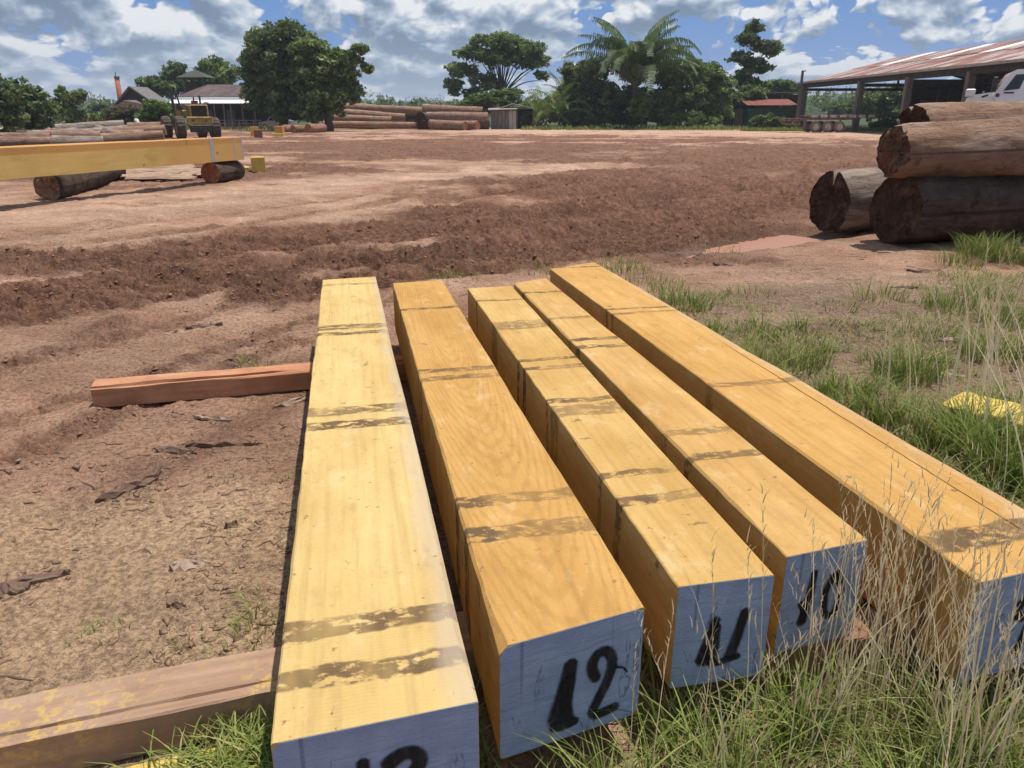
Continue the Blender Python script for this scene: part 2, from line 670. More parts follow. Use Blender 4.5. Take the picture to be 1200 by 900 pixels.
def mat_soil(b):
    p = b.pos()
    a = b.node('ShaderNodeAttribute', attribute_name='soil_a').outputs['Color']
    mud, saw, sand = b.sep(a)
    c = b.node('ShaderNodeAttribute', attribute_name='soil_b').outputs['Color']
    moss, wet, lawn = b.sep(c)
    n1 = b.noise(p, 1.1, 5, 0.6)
    n2 = b.noise(p, 7.0, 5, 0.65)
    n3 = b.noise(p, 38.0, 5, 0.75)
    base = b.ramp(n1, [(0.3, (0.325, 0.175, 0.108)), (0.52, (0.44, 0.258, 0.167)), (0.72, (0.535, 0.345, 0.236))])
    sandc = b.ramp(n2, [(0.3, (0.46, 0.283, 0.185)), (0.7, (0.615, 0.41, 0.288))])
    mudc = b.ramp(n2, [(0.28, (0.112, 0.052, 0.031)), (0.5, (0.20, 0.097, 0.058)), (0.75, (0.31, 0.163, 0.103))])
    sawc = b.ramp(n3, [(0.3, (0.42, 0.275, 0.16)), (0.65, (0.58, 0.405, 0.24))])
    mossc = b.ramp(n3, [(0.3, (0.16, 0.115, 0.06)), (0.55, (0.28, 0.20, 0.125)), (0.8, (0.40, 0.30, 0.20))])
    col = b.mix(b.math('MULTIPLY', sand, b.step(n2, 0.25, 0.6, 0.5, 1.0)), base, sandc)
    col = b.mix(b.step(b.add(mud, b.mul(b.sub(n2, 0.5), 0.9)), 0.15, 0.80, 0.0, 0.97), col, mudc)
    col = b.mix(b.step(b.add(moss, b.mul(b.sub(n1, 0.5), 1.2)), 0.6, 1.0, 0.0, 0.75), col, mossc)
    col = b.mix(b.step(b.add(saw, b.mul(b.sub(n2, 0.5), 1.3)), 0.30, 1.0, 0.0, 0.7), col, sawc)
    col = b.mix(lawn, col, b.ramp(n2, [(0.3, (0.035, 0.052, 0.016)), (0.7, (0.085, 0.115, 0.034))]))
    col = b.mix(b.mul(wet, 0.75), col, (0.12, 0.058, 0.036))
    n4 = b.noise(b.scale(p, (1.0, 1.8, 1.0)), 0.45, 6, 0.68)
    dark = b.mul(b.step(n3, 0.34, 0.62, 0.55, 1.16), b.step(n4, 0.3, 0.68, 0.72, 1.14))
    g = b.node('ShaderNodeVectorMath', operation='SCALE')
    b.put(g.inputs[0], col)
    b.put(g.inputs['Scale'], dark)
    # scattered chips and dry bits lying in the dirt
    ch = b.voronoi(b.scale(p, (1.0, 1.6, 1.0)), 26.0, 'F1', 0)
    rn = b.noise(p, 3.0, 2, 0.5)
    chip = b.math('MULTIPLY', b.step(ch, 0.13, 0.10, 0.0, 1.0), b.step(rn, 0.5, 0.62))
    col = b.mix(b.mul(chip, 0.75), g.outputs[0], (0.38, 0.27, 0.17))
    hh = b.add(b.mul(n3, 0.6), b.mul(b.noise(p, 110.0, 3, 0.7), 0.3))
    hh = b.add(hh, b.mul(n2, 1.2))
    nrm = b.bump(b.noise(p, 3.2, 8, 0.74), 0.7, 0.16)
    nrm = b.bump(hh, 0.9, 0.035, nrm)
    rough = b.step(wet, 0.5, 1.0, 0.92, 0.35)
    return b.bsdf(col, rough, nrm, 0.25)


build_ground()


def build_puddle():
    pl = np.array(PUD)
    mb = MB()
    t = np.linspace(0, 1, 26)
    P = np.stack([np.interp(t, np.linspace(0, 1, len(pl)), pl[:, k]) for k in (0, 1)], -1)
    d = np.gradient(P, axis=0)
    d /= np.linalg.norm(d, axis=1)[:, None]
    nrm = np.stack([-d[:, 1], d[:, 0]], -1)
    w = 0.70 * np.sin(np.clip(t * 0.96 + 0.02, 0, 1) * math.pi) ** 0.3
    z = -0.095
    V, F = [], []
    for k in range(len(P)):
        for s in (-1, -0.4, 0.3, 1):
            q = P[k] + nrm[k] * s * w[k]
            V.append((q[0], q[1], z))
    for k in range(len(P) - 1):
        for s in range(3):
            F.append((k * 4 + s, k * 4 + s + 1, k * 4 + s + 5, k * 4 + s + 4)[::-1])
    mb.add(V, F)
    o = mb.build('puddle', material('muddy_water', lambda b: b.bsdf((0.36, 0.172, 0.09), 0.3, b.bump(b.noise(b.pos(), 6, 2), 0.05, 0.01), 0.12)))
    tag(o, kind='structure')


build_puddle()


# ------------------------------------------------------------------ far wooded hills
def build_hills():
    rows = [(260, 1), (330, 3), (420, 4), (560, 6), (760, 9), (1000, 16), (1500, 26), (2200, 30), (3000, 5)]
    az = np.radians(np.linspace(-75, 75, 620))
    r = np.concatenate([np.linspace(260, 600, 34), np.linspace(620, 3000, 60)])
    R, A = np.meshgrid(r, az, indexing='ij')
    X, Y = R * np.sin(A), R * np.cos(A)
    base = np.interp(R, [a for a, _ in rows], [h_ for _, h_ in rows])
    undu = fbm(A * 5 + 3, R / 700, octs=3, seed=31)
    right = 0.75 + 0.9 * sm(np.degrees(A), 10, 24)
    can = fbm(X / 9, Y / 9, octs=3, gain=0.55, seed=33)
    Z = base * (0.45 + undu) * right + (can - 0.5) * 8 - 3
    Z[0] = -2
    nr, na = R.shape
    i, j = np.meshgrid(np.arange(nr - 1), np.arange(na - 1), indexing='ij')
    a = (i * na + j).ravel()
    F = np.stack([a, a + na, a + na + 1, a + 1], -1)[:, ::-1]

    def mh(b):
        p = b.pos()
        n = b.noise(p, 0.12, 4, 0.65)
        c = b.ramp(n, [(0.3, (0.018, 0.036, 0.016)), (0.55, (0.035, 0.062, 0.022)), (0.75, (0.06, 0.09, 0.034))])
        return b.bsdf(c, 0.9, b.bump(b.noise(p, 0.4, 4, 0.7), 1.0, 2.0), 0.1)
    o = mesh_obj('hills', np.stack([X, Y, Z], -1).reshape(-1, 3), F, material('far_forest', mh), smooth=False)
    tag(o, kind='structure')


build_hills()
# ------------------------------------------------------------------ sawn beams in the foreground
BEAM_ROT = math.radians(11.8)
BD = np.array([-math.sin(BEAM_ROT), math.cos(BEAM_ROT)])      # along the beams
BR = np.array([math.cos(BEAM_ROT), math.sin(BEAM_ROT)])       # across
Z0, Z1 = 0.145, 0.51


def mat_beam(b, base, dark, bands, seed, grey_edge=0.0, crack=None, w=0.4, cath=0.0):
    p = b.coord('Object')
    x, y, z = b.sep(p)
    ps = b.vadd(p, (seed * 3.1, seed * 7.7, seed))
    grain = b.noise(b.scale(ps, (38, 1.1, 38)), 1.0, 4, 0.6)
    patch = b.noise(b.scale(ps, (3.5, 1.2, 3.5)), 1.0, 4, 0.6)
    fine = b.noise(ps, 60, 4, 0.7)
    col = b.mix(b.step(patch, 0.3, 0.72), base, dark)
    col = b.mix(b.step(grain, 0.40, 0.78, 0.0, 0.42), col, tuple(c * 0.62 for c in dark))
    col = b.mix(b.step(fine, 0.50, 0.85, 0.0, 0.35), col, tuple(min(1, c * 1.25) for c in base))
    mott = b.noise(b.scale(ps, (9, 4.5, 9)), 1.0, 5, 0.7)
    col = b.mix(b.step(mott, 0.52, 0.72, 0.0, 0.45), col, tuple(c * 0.72 for c in dark))
    col = b.mix(b.step(mott, 0.46, 0.30, 0.0, 0.35), col, (0.60, 0.47, 0.27))
    if cath:
        # flame figure of a flat-sawn face
        wv = b.wave(b.scale(b.vadd(p, (-w * 0.5, -3.2, 0)), (9.0, 0.9, 9.0)), 2.4, 3.0, 3.0, 'Z', 'RINGS', 1.2)
        col = b.mix(b.mul(b.step(wv, 0.45, 0.95), cath), col, tuple(c * 0.55 for c in dark))
    # dirt left across the beam by slings and chains
    wob = b.mul(b.sub(b.noise(b.scale(ps, (5, 5, 5)), 1.0, 3, 0.6), 0.5), 0.09)
    yy = b.add(b.add(y, wob), b.mul(x, -0.02))
    tot = None
    for pos, half, st in bands:
        d = b.math('ABSOLUTE', b.sub(yy, pos))
        m = b.step(d, half * 1.25, half * 0.95, 0.0, min(1.0, st * 1.1))
        tot = m if tot is None else b.math('MAXIMUM', tot, m)
    pn = b.noise(b.scale(ps, (16, 26, 16)), 1.0, 4, 0.7)
    brk = b.noise(b.scale(ps, (4.5, 1.5, 4.5)), 1.0, 3, 0.6)
    stain = b.mul(b.mul(tot, b.step(pn, 0.38, 0.50)), b.step(brk, 0.34, 0.56, 0.5, 1.0))
    spot = b.noise(b.vadd(ps, (5, 5, 5)), 9.0, 3, 0.6)
    stain = b.math('MAXIMUM', stain, b.step(spot, 0.685, 0.73, 0.0, 0.7))
    col = b.mix(stain, col, (0.125, 0.080, 0.042))
    if grey_edge:
        e = b.add(x, b.mul(b.sub(b.noise(b.scale(ps, (8, 2.5, 8)), 1.0, 4, 0.65), 0.5), 0.14))
        col = b.mix(b.mul(b.step(e, w - 0.095, w - 0.03), grey_edge), col, (0.44, 0.355, 0.26))
    if crack is not None:
        c0, c1, y0, y1 = crack
        cx = b.add(c0, b.mul(y, c1))
        dd = b.math('ABSOLUTE', b.sub(b.add(x, b.mul(b.sub(b.noise(b.scale(p, (0, 3, 0)), 1.0, 4, 0.6), 0.5), 0.02)), cx))
        k = b.mul(b.step(dd, 0.0045, 0.0015), b.mul(b.step(y, y0, y0 + 0.1), b.step(y, y1, y1 - 0.4)))
        col = b.mix(k, col, (0.03, 0.015, 0.006))
    saw = b.wave(b.vadd(b.scale(p, (1.0, 1.0, 1.0)), (0.0, 0.0, 0.0)), 26.0, 2.5, 3, 'Y')
    speck = b.noise(b.vadd(ps, (1, 9, 4)), 34.0, 3, 0.65)
    col = b.mix(b.step(speck, 0.66, 0.72, 0.0, 0.75), col, (0.19, 0.115, 0.055))
    smear = b.noise(b.scale(b.vadd(ps, (2, 2, 2)), (7, 2.2, 7)), 1.0, 6, 0.72)
    col = b.mix(b.step(smear, 0.56, 0.74, 0.0, 0.5), col, (0.36, 0.225, 0.10))
    col = b.mix(b.mul(b.mul(b.step(saw, 0.6, 1.0), b.step(patch, 0.45, 0.65)), 0.14), col, tuple(c * 0.6 for c in dark))
    h = b.add(b.mul(grain, 0.5), b.add(b.mul(fine, 0.35), b.mul(saw, 0.10)))
    return b.bsdf(col, 0.92, b.bump(b.add(h, b.mul(mott, 0.8)), 0.5, 0.006), 0.08)


def mat_end_paint(b):
    p = b.coord('Object')
    n = b.noise(p, 9, 4, 0.6)
    f = b.noise(b.scale(p, (6, 1, 34)), 1.0, 5, 0.68, 0.8)
    col = b.ramp(n, [(0.3, (0.245, 0.305, 0.435)), (0.55, (0.305, 0.37, 0.505)), (0.8, (0.37, 0.435, 0.56))])
    ck = b.noise(b.vadd(b.scale(p, (7, 1, 1.6)), (4.2, 0, 1.7)), 1.0, 5, 0.62)
    ckm = b.mul(b.step(b.math('ABSOLUTE', b.sub(ck, 0.5)), 0.010, 0.003), b.step(b.noise(p, 5, 2), 0.48, 0.58))
    drip = b.noise(b.scale(p, (26, 1, 0.8)), 1.0, 2, 0.5)
    col = b.mix(b.step(drip, 0.68, 0.76, 0.0, 0.55), col, (0.10, 0.13, 0.20))
    col = b.mix(b.mul(ckm, 0.6), col, (0.06, 0.06, 0.08))
    worn = b.noise(b.vadd(p, (2, 2, 2)), 26, 4, 0.7)
    col = b.mix(b.step(worn, 0.70, 0.76, 0.0, 0.5), col, (0.36, 0.27, 0.17))
    return b.bsdf(col, 0.62, b.bump(b.add(b.mul(f, 1.0), b.mul(b.noise(p, 130, 2), 0.2)), 0.95, 0.010), 0.2)


def mat_spray(b):
    e = b.attr('edge')
    n = b.noise(b.coord('Object'), 60, 3, 0.6)
    n2 = b.noise(b.scale(b.coord('Object'), (40, 1, 7)), 1.0, 3, 0.6)
    a = b.mul(b.step(b.add(e, b.mul(b.sub(n, 0.5), 0.35)), 0.10, 0.85), b.step(n2, 0.3, 0.6, 0.72, 1.0))
    tr = b.node('ShaderNodeBsdfTransparent').outputs[0]
    bs = b.bsdf((0.022, 0.018, 0.017), 0.7, None, 0.2)
    mx = b.node('ShaderNodeMixShader')
    b.put(mx.inputs[0], b.mul(a, 0.95))
    b.put(mx.inputs[1], tr)
    b.put(mx.inputs[2], bs)
    return mx.outputs[0]


def spray_strokes(name, strokes, parent, origin, xd, y):
    """soft-edged spray paint strokes on the end face; strokes in metres (across, up)"""
    V, F, E = [], [], []
    for si, (pts, r0, r1) in enumerate(strokes):
        pts = np.array(pts, float)
        t = np.linspace(0, 1, len(pts))
        tt = np.linspace(0, 1, 26)
        P = np.stack([np.interp(tt, t, pts[:, k]) for k in (0, 1)], -1)
        for _ in range(3):
            P[1:-1] = (P[:-2] + 2 * P[1:-1] + P[2:]) / 4
        d = np.gradient(P, axis=0)
        d /= np.linalg.norm(d, axis=1)[:, None]
        # round caps
        rr = np.interp(tt, [0, 1], [r0, r1])
        P = np.concatenate([[P[0] - d[0] * r0 * 0.9], P, [P[-1] + d[-1] * r1 * 0.9]])
        d = np.concatenate([[d[0]], d, [d[-1]]])
        rr = np.concatenate([[r0 * 0.25], rr, [r1 * 0.25]])
        nn = np.stack([-d[:, 1], d[:, 0]], -1)
        o = len(V)
        for k in range(len(P)):
            for s, e in ((-1.12, 0), (-0.42, 1), (0.42, 1), (1.12, 0)):
                q = P[k] + nn[k] * s * rr[k]
                x = origin[0] + xd * q[0]
                V.append((q[0], y(q[0]) - 0.0012 * (1 + 0.35 * si), q[1]))
                E.append(0.0 if k in (0, len(P) - 1) else e)
        for k in range(len(P) - 1):
            for s in range(3):
                F.append((o + k * 4 + s, o + k * 4 + s + 1, o + k * 4 + s + 5, o + k * 4 + s + 4)[::-1])
    return mesh_obj(name, np.array(V), F, material('black_spray_paint', mat_spray), parent,
                    attrs={'edge': ('POINT', 'FLOAT', np.array(E))})


BEAMS = [
    # near-left, near-right, far-left, far-right pixels on the top face; colours; dirt bands (m from near end, half width, strength)
    dict(px=[(317, 872), (560, 822), (378, 328), (440, 324)], base=(0.57, 0.412, 0.172), dark=(0.50, 0.342, 0.130), grey=0.6, crack=None, cath=0,
         bands=[(4.79, .035, .6), (3.47, .05, .8), (3.32, .03, .9), (1.99, .05, .85), (1.81, .045, .9), (0.38, .04, .95), (0.19, .035, .95)],
         label='pale yellow squared beam with greyed right edge, leftmost of the five numbered beams'),
    dict(px=[(585, 760), (755, 712), (460, 332), (518, 328)], base=(0.51, 0.298, 0.100), dark=(0.42, 0.230, 0.069), grey=0.0, crack=None, cath=0.20,
         bands=[(3.64, .03, .9), (2.27, .035, .8), (2.14, .03, .85), (0.78, .035, .9), (0.56, .045, .9)],
         label='orange-yellow squared beam with flame grain and black number 12 on its blue end'),
    dict(px=[(795, 687), (908, 673), (548, 338), (600, 335)], base=(0.52, 0.338, 0.128), dark=(0.45, 0.270, 0.088), grey=0.0, crack=None, cath=0.0,
         bands=[(3.63, .02, .8), (2.93, .09, .6), (2.18, .025, .9), (2.03, .03, .95), (1.53, .025, .9), (1.40, .06, .55), (0.73, .02, .8), (0.52, .03, .9)],
         label='yellow squared beam in the middle of the five, black number 11 on its blue end'),
    dict(px=[(922, 652), (1018, 632), (602, 332), (640, 326)], base=(0.51, 0.316, 0.118), dark=(0.43, 0.246, 0.08), grey=0.0, crack=None, cath=0.0,
         bands=[(3.74, .025, .9), (2.95, .03, .6), (2.43, .03, .9), (2.27, .03, .9), (0.97, .025, .6), (0.72, .03, .8)],
         label='narrow yellow squared beam, fourth from the left, its blue end behind dry grass stalks'),
    dict(px=[(1148, 682), (1290, 650), (645, 315), (697, 307)], base=(0.51, 0.302, 0.103), dark=(0.44, 0.241, 0.073), grey=0.25, crack=(0.36, 0.016, 0.0, 2.6), cath=0.0,
         bands=[(4.9, .02, .8), (3.36, .02, .8), (3.24, .02, .7), (1.74, .03, .6), (0.22, .055, .95)],
         label='widest yellow squared beam with a long crack, rightmost of the five numbered beams'),
]
STROKES = [
    # beam 1: only the tops of its figures show
    [([(0.19, 0.265), (0.19, 0.10)], .018, .022), ([(0.245, 0.235), (0.27, 0.262), (0.31, 0.262), (0.33, 0.225), (0.27, 0.17), (0.33, 0.13), (0.30, 0.08), (0.25, 0.09)], .026, .022)],
    # 12
    [([(0.205, 0.255), (0.190, 0.17), (0.165, 0.075)], .026, .036), ([(0.20, 0.20), (0.192, 0.12), (0.20, 0.065)], .024, .024), ([(0.155, 0.055), (0.185, 0.047), (0.225, 0.052)], .022, .018),
     ([(0.285, 0.175), (0.262, 0.215), (0.278, 0.262), (0.315, 0.266), (0.338, 0.225), (0.325, 0.165), (0.290, 0.095), (0.265, 0.052), (0.300, 0.046), (0.352, 0.056)], .021, .020), ([(0.345, 0.195), (0.368, 0.185), (0.382, 0.165)], .006, .003)],
    # 11
    [([(0.130, 0.235), (0.112, 0.16), (0.095, 0.085)], .018, .028), ([(0.135, 0.21), (0.133, 0.12), (0.125, 0.08)], .016, .02), ([(0.222, 0.252), (0.205, 0.17), (0.185, 0.09)], .019, .024), ([(0.10, 0.085), (0.15, 0.075), (0.215, 0.09)], .018, .014)],
    # 10
    [([(0.115, 0.285), (0.108, 0.19), (0.09, 0.10)], .017, .024), ([(0.075, 0.18), (0.10, 0.13)], .014, .012), ([(0.195, 0.26), (0.165, 0.20), (0.175, 0.11), (0.215, 0.10), (0.235, 0.18), (0.205, 0.265)], .017, .017)],
    # 9
    [([(0.235, 0.255), (0.195, 0.27), (0.175, 0.225), (0.20, 0.19), (0.245, 0.215), (0.25, 0.26), (0.24, 0.15), (0.215, 0.06)], .022, .020)],
]


def build_beam(i, spec):
    NLp, NRp, FLp, FRp = [at(*p, Z1)[:2] for p in spec['px']]
    o2 = NLp
    def loc(P): return np.array([(P - o2) @ BR, (P - o2) @ BD])
    nr, fl, fr = loc(NRp), loc(FLp), loc(FRp)
    w0, w1 = nr[0], fr[0] - fl[0]
    if i == 4:
        w0 = 0.49; nr = np.array([0.49, 0.05])
    t = thing('squared_beam', spec['label'], 'timber beam', (o2[0], o2[1], Z0), BEAM_ROT, 'numbered beams laid side by side')
    n = 150
    s = np.linspace(0, 1, n)
    hgt = Z1 - Z0
    nz = lambda k, f: (fbm(s * f + k * 7.3 + i * 31, s * 0 + k, octs=3, seed=50) - 0.5)
    # cross-section corners, each chamfered by a varying amount
    rings = []
    for q in range(n):
        xl = fl[0] * s[q] + nz(1, 6)[q] * 0.007 + nz(7, 60)[q] * 0.005
        xr = w0 + (fr[0] - w0) * s[q] + nz(2, 6)[q] * 0.006
        top = hgt + nz(3, 4)[q] * 0.007 + nz(8, 40)[q] * 0.002
        ef = min(1.0, s[q] / .05)
        cl, cr = 0.004 + ef * 0.022 * max(0, nz(4, 9)[q]), 0.004 + ef * 0.022 * max(0, nz(5, 9)[q])
        if i == 1:
            cl += 0.020 * max(0, 1 - s[q] / 0.06)            # wane on the near left corner
        if i in (0, 4):
            cr += ef * 0.03 * max(0, nz(6, 7)[q] * 1.6)
        rr = []
        for (x, z) in ((xl, cl * .4), (xl + .008, 0), (xr - .008, 0), (xr, .012), (xr, top - cr), (xr - cr, top), (xl + cl, top), (xl, top - cl)):
            u = (x - xl) / max(xr - xl, 1e-3)
            y0 = nr[1] * u
            y1 = fl[1] * (1 - u) + fr[1] * u
            rr.append((x, y0 + (y1 - y0) * s[q], z))
        rings.append(rr)
    V = np.array(rings).reshape(-1, 3)
    F = []
    for q in range(n - 1):
        for k in range(8):
            k2 = (k + 1) % 8
            F.append((q * 8 + k, q * 8 + k2, (q + 1) * 8 + k2, (q + 1) * 8 + k))
    F.append(tuple(range(8))[::-1])
    F.append(tuple((n - 1) * 8 + k for k in range(8)))
    F = [f[::-1] for f in F]
    m = material('beam_wood_%d' % i, mat_beam, spec['base'], spec['dark'], spec['bands'], i + 1, spec['grey'], spec['crack'], w0, spec['cath'])
    mesh_obj('timber', V, F, m, t)
    # painted end: a thin coat with a slightly ragged rim
    ring = np.array(rings[0])
    cen = ring.mean(0)
    coat = []
    m_ = 48
    seg = np.concatenate([ring, ring[:1]])
    cum = np.concatenate([[0], np.cumsum(np.linalg.norm(np.diff(seg, axis=0), axis=1))])
    for q in range(m_):
        L = cum[-1] * q / m_
        P = np.array([np.interp(L, cum, seg[:, k]) for k in range(3)])
        coat.append(P + (cen - P) * (0.004 + 0.006 * random.random()))
    coat = np.array(coat)
    A = coat + [0, -0.0012, 0]
    Bk = coat + [0, 0.004, 0]
    VV = np.concatenate([A, Bk])
    FF = [tuple(range(m_))] + [(q, (q + 1) % m_, (q + 1) % m_ + m_, q + m_) for q in range(m_)]
    e = mesh_obj('painted_end', VV, FF, material('blue_grey_paint', mat_end_paint), t)
    e['label'] = 'blue-grey painted end grain'
    slope = nr[1] / w0
    spray_strokes('painted_number', STROKES[i], e, (0, 0), 1, lambda x: slope * x - 0.0014)


for i, sp in enumerate(BEAMS):
    build_beam(i, sp)


# ------------------------------------------------------------------ bearers and loose sawn pieces
def mat_sawn(b, c0, c1, c2, saw_dust=0.0, wet=0.0):
    p = b.coord('Object')
    n = b.noise(b.scale(p, (1.6, 26, 26)), 1.0, 4, 0.6)
    pt = b.noise(p, 4.0, 4, 0.6)
    f = b.noise(p, 70, 3, 0.7)
    col = b.ramp(b.add(b.mul(n, 0.6), b.mul(pt, 0.4)), [(0.3, c0), (0.5, c1), (0.72, c2)])
    if saw_dust:
        d = b.noise(p, 22.0, 5, 0.75)
        e = b.noise(p, 2.2, 2, 0.5)
        col = b.mix(b.mul(b.step(d, 0.50, 0.60), b.step(e, 0.48, 0.62, 0.0, saw_dust)), col, (0.52, 0.36, 0.09))
    dirt = b.noise(b.vadd(p, (3, 1, 2)), 3.5, 5, 0.7)
    col = b.mix(b.step(dirt, 0.50, 0.66, 0.0, 0.55), col, tuple((c + 0.3 * k) * 0.62 for c, k in zip(c1, (0.30, 0.19, 0.12))))
    col = b.mix(b.step(f, 0.55, 0.85, 0.0, 0.4), col, tuple(c * 0.55 for c in c0))
    return b.bsdf(col, 0.85, b.bump(b.add(n, b.mul(f, 0.5)), 0.5, 0.006), 0.2)


def sawn_piece(name, label, cat, a, bb, w, h, mat, group=None, z=0.0, steps=(), n=40, seed=0, taper=0.0, ends=None):
    """sawn timber lying from a to bb (ground points of its centre line); local x runs along it"""
    a, bb = np.array(a, float), np.array(bb, float)
    L = np.linalg.norm(bb - a)
    rot = math.atan2(bb[1] - a[1], bb[0] - a[0])
    o = bpy.data.objects.new
    s = np.linspace(0, 1, n)
    j = lambda k: (fbm(s * 14 + seed * 13.7 + k * 5.1, s * 0 + k, octs=4, gain=0.6, seed=77) - 0.5) * (0.010 if steps and steps[0] > .04 else 0.022)
    prof = [(-w / 2, 0.0), (w / 2, 0.0), (w / 2, h * 0.95), (w / 2 - 0.008, h), (-w / 2 + 0.008, h), (-w / 2, h * 0.95)]
    if steps:                                   # a rebate along the front top edge
        d_, k_ = steps
        prof = [(-w / 2, 0.0), (w / 2, 0.0), (w / 2, h * 0.96), (w / 2 - 0.008, h), (-w / 2 + d_ + .004, h), (-w / 2 + d_, h - k_), (-w / 2 + 0.006, h - k_ * 1.05), (-w / 2, h - k_ * 1.5)]
    m = len(prof)
    V = []
    for q in range(n):
        sc = 1 - taper * s[q]
        for k, (y, zz) in enumerate(prof):
            V.append((s[q] * L, y * sc + j(k)[q], zz * sc + (j(k + 9)[q] if zz > 0 else 0)))
    F = [(q * m + k, q * m + (k + 1) % m, (q + 1) * m + (k + 1) % m, (q + 1) * m + k) for q in range(n - 1) for k in range(m)]
    F += [tuple(range(m))[::-1], tuple((n - 1) * m + k for k in range(m))]
    F = [f[::-1] for f in F]
    ob = mesh_obj(name, np.array(V), F, mat)
    ob.location = (a[0], a[1], z)
    ob.rotation_euler = (0, 0, rot)
    tag(ob, label, cat, group)
    return ob


M_BEARER = material('bearer_wood', mat_sawn, (0.235, 0.14, 0.09), (0.325, 0.21, 0.142), (0.41, 0.285, 0.205), 0.6)
M_PINK = material('pink_sawn_wood', mat_sawn, (0.30, 0.13, 0.066), (0.43, 0.205, 0.108), (0.52, 0.29, 0.175), 0.0)
M_REDB = material('reddish_bearer_wood', mat_sawn, (0.17, 0.085, 0.055), (0.25, 0.135, 0.09), (0.33, 0.20, 0.14), 0.0)
M_YELLOW = material('fresh_yellow_wood', mat_sawn, (0.48, 0.30, 0.06), (0.62, 0.42, 0.10), (0.72, 0.54, 0.18), 0.0)
M_ORANGE = material('fresh_orange_wood', mat_sawn, (0.50, 0.24, 0.05), (0.62, 0.33, 0.085), (0.70, 0.42, 0.13), 0.0)

bd = np.array([0.953, 0.303])
pc = np.array([-0.76, 2.00])
sawn_piece('timber_bearer', 'thick weathered bearer with yellow sawdust sticking out under the leftmost beam', 'timber', pc - bd * 1.35, pc + bd * 1.05, 0.205, 0.143, M_BEARER, steps=(0.041, 0.009), seed=1)
pa = np.array([-2.72, 4.70])
pdv = np.array([0.962, 0.272])
sawn_piece('timber_bearer', 'pinkish red sawn bearer lying on the mud beside the leftmost beam', 'timber', pa, pa + pdv * 4.3, 0.17, 0.143, M_PINK, steps=(0.03, 0.012), seed=2)
sawn_piece('timber_bearer', 'short reddish brown bearer under the near end of the fourth beam', 'timber', (0.52, 2.09), (1.62, 2.30), 0.16, 0.143, M_REDB, seed=3)
q0 = at(1100, 472, 0.2)
sawn_piece('yellow_offcut', 'bright yellow sawn offcut half hidden in grass at the right edge', 'offcut', at(1128, 474, 0.16)[:2] + [0.0, 0.10], at(1260, 520, 0.16)[:2] + [0.15, 0.2], 0.34, 0.17, M_YELLOW, seed=4)
sawn_piece('yellow_offcut', 'thin yellow board on the ground in front of the sawdusted bearer', 'offcut', (-1.62, 1.50), (-0.62, 1.80), 0.14, 0.03, M_YELLOW, z=-0.01, seed=5)
# ------------------------------------------------------------------ round logs
def mat_bark(b, c0, c1, c2, scale=1.0, peel=0.0):
    p = b.coord('Object')
    g = b.attr('along', 'Vector')                      # (around, along, radius) in metres
    n = b.noise(b.scale(g, (5.0 * scale, 2.6 * scale, 3.0)), 1.0, 6, 0.70)
    pt = b.noise(p, 1.8 * scale, 4, 0.6)
    f = b.noise(p, 42 * scale, 4, 0.72)
    col = b.ramp(b.add(b.mul(n, 0.5), b.mul(pt, 0.5)), [(0.34, c0), (0.5, c1), (0.66, c2)])
    fis = b.noise(b.scale(g, (19.0 * scale, 2.4 * scale, 1.0)), 1.0, 5, 0.72, 0.9)
    col = b.mix(b.step(fis, 0.52, 0.70, 0.0, 0.6), col, tuple(x * 0.45 for x in c0))
    blot = b.noise(b.vadd(p, (7, 3, 1)), 4.5 * scale, 5, 0.7)
    col = b.mix(b.step(blot, 0.54, 0.66, 0.0, 0.6), col, tuple(x * 0.6 for x in c0))
    col = b.mix(b.step(f, 0.52, 0.8, 0.0, 0.5), col, tuple(x * 0.5 for x in c0))
    if peel:
        k = b.noise(b.scale(g, (3.2, 0.8, 1)), 1.0, 4, 0.6)
        col = b.mix(b.step(k, 0.55, 0.62, 0.0, peel), col, (0.44, 0.36, 0.29))
    h = b.add(b.add(b.mul(n, 1.0), b.mul(f, 0.5)), b.mul(fis, -0.8))
    return b.bsdf(col, 0.9, b.bump(h, 1.0, 0.05 / scale), 0.15)


def mat_cut(b, c0, c1, rings=26.0):
    g = b.attr('along', 'Vector')                      # place on the cut face in metres: (x, y, radius)
    x, y, z = b.sep(g)
    n = b.noise(g, 9, 5, 0.68)
    r = b.add(z, b.mul(b.sub(b.noise(g, 4, 3), 0.5), 0.06))
    w = b.math('SINE', b.mul(r, rings * 6.28))
    rs = b.math('MAXIMUM', z, 0.03)
    ray_ = b.noise(b.comb(b.math('DIVIDE', x, rs), b.math('DIVIDE', y, rs), b.mul(z, 0.6)), 5.5, 3, 0.6)
    col = b.mix(b.step(n, 0.3, 0.7), c0, c1)
    col = b.mix(b.step(w, 0.2, 1.0, 0.0, 0.35), col, tuple(k * 0.55 for k in c0))
    big = b.noise(g, 2.2, 4, 0.6)
    col = b.mix(b.step(big, 0.45, 0.7, 0.0, 0.6), col, tuple(min(1, k * 1.5 + 0.02) for k in c1))
    crack = b.step(b.math('ABSOLUTE', b.sub(ray_, 0.5)), 0.022, 0.008)
    col = b.mix(b.mul(crack, 0.85), col, (0.012, 0.008, 0.006))
    return b.bsdf(col, 0.9, b.bump(b.sub(b.add(n, b.mul(w, 0.12)), b.mul(crack, 0.8)), 0.8, 0.02), 0.12)


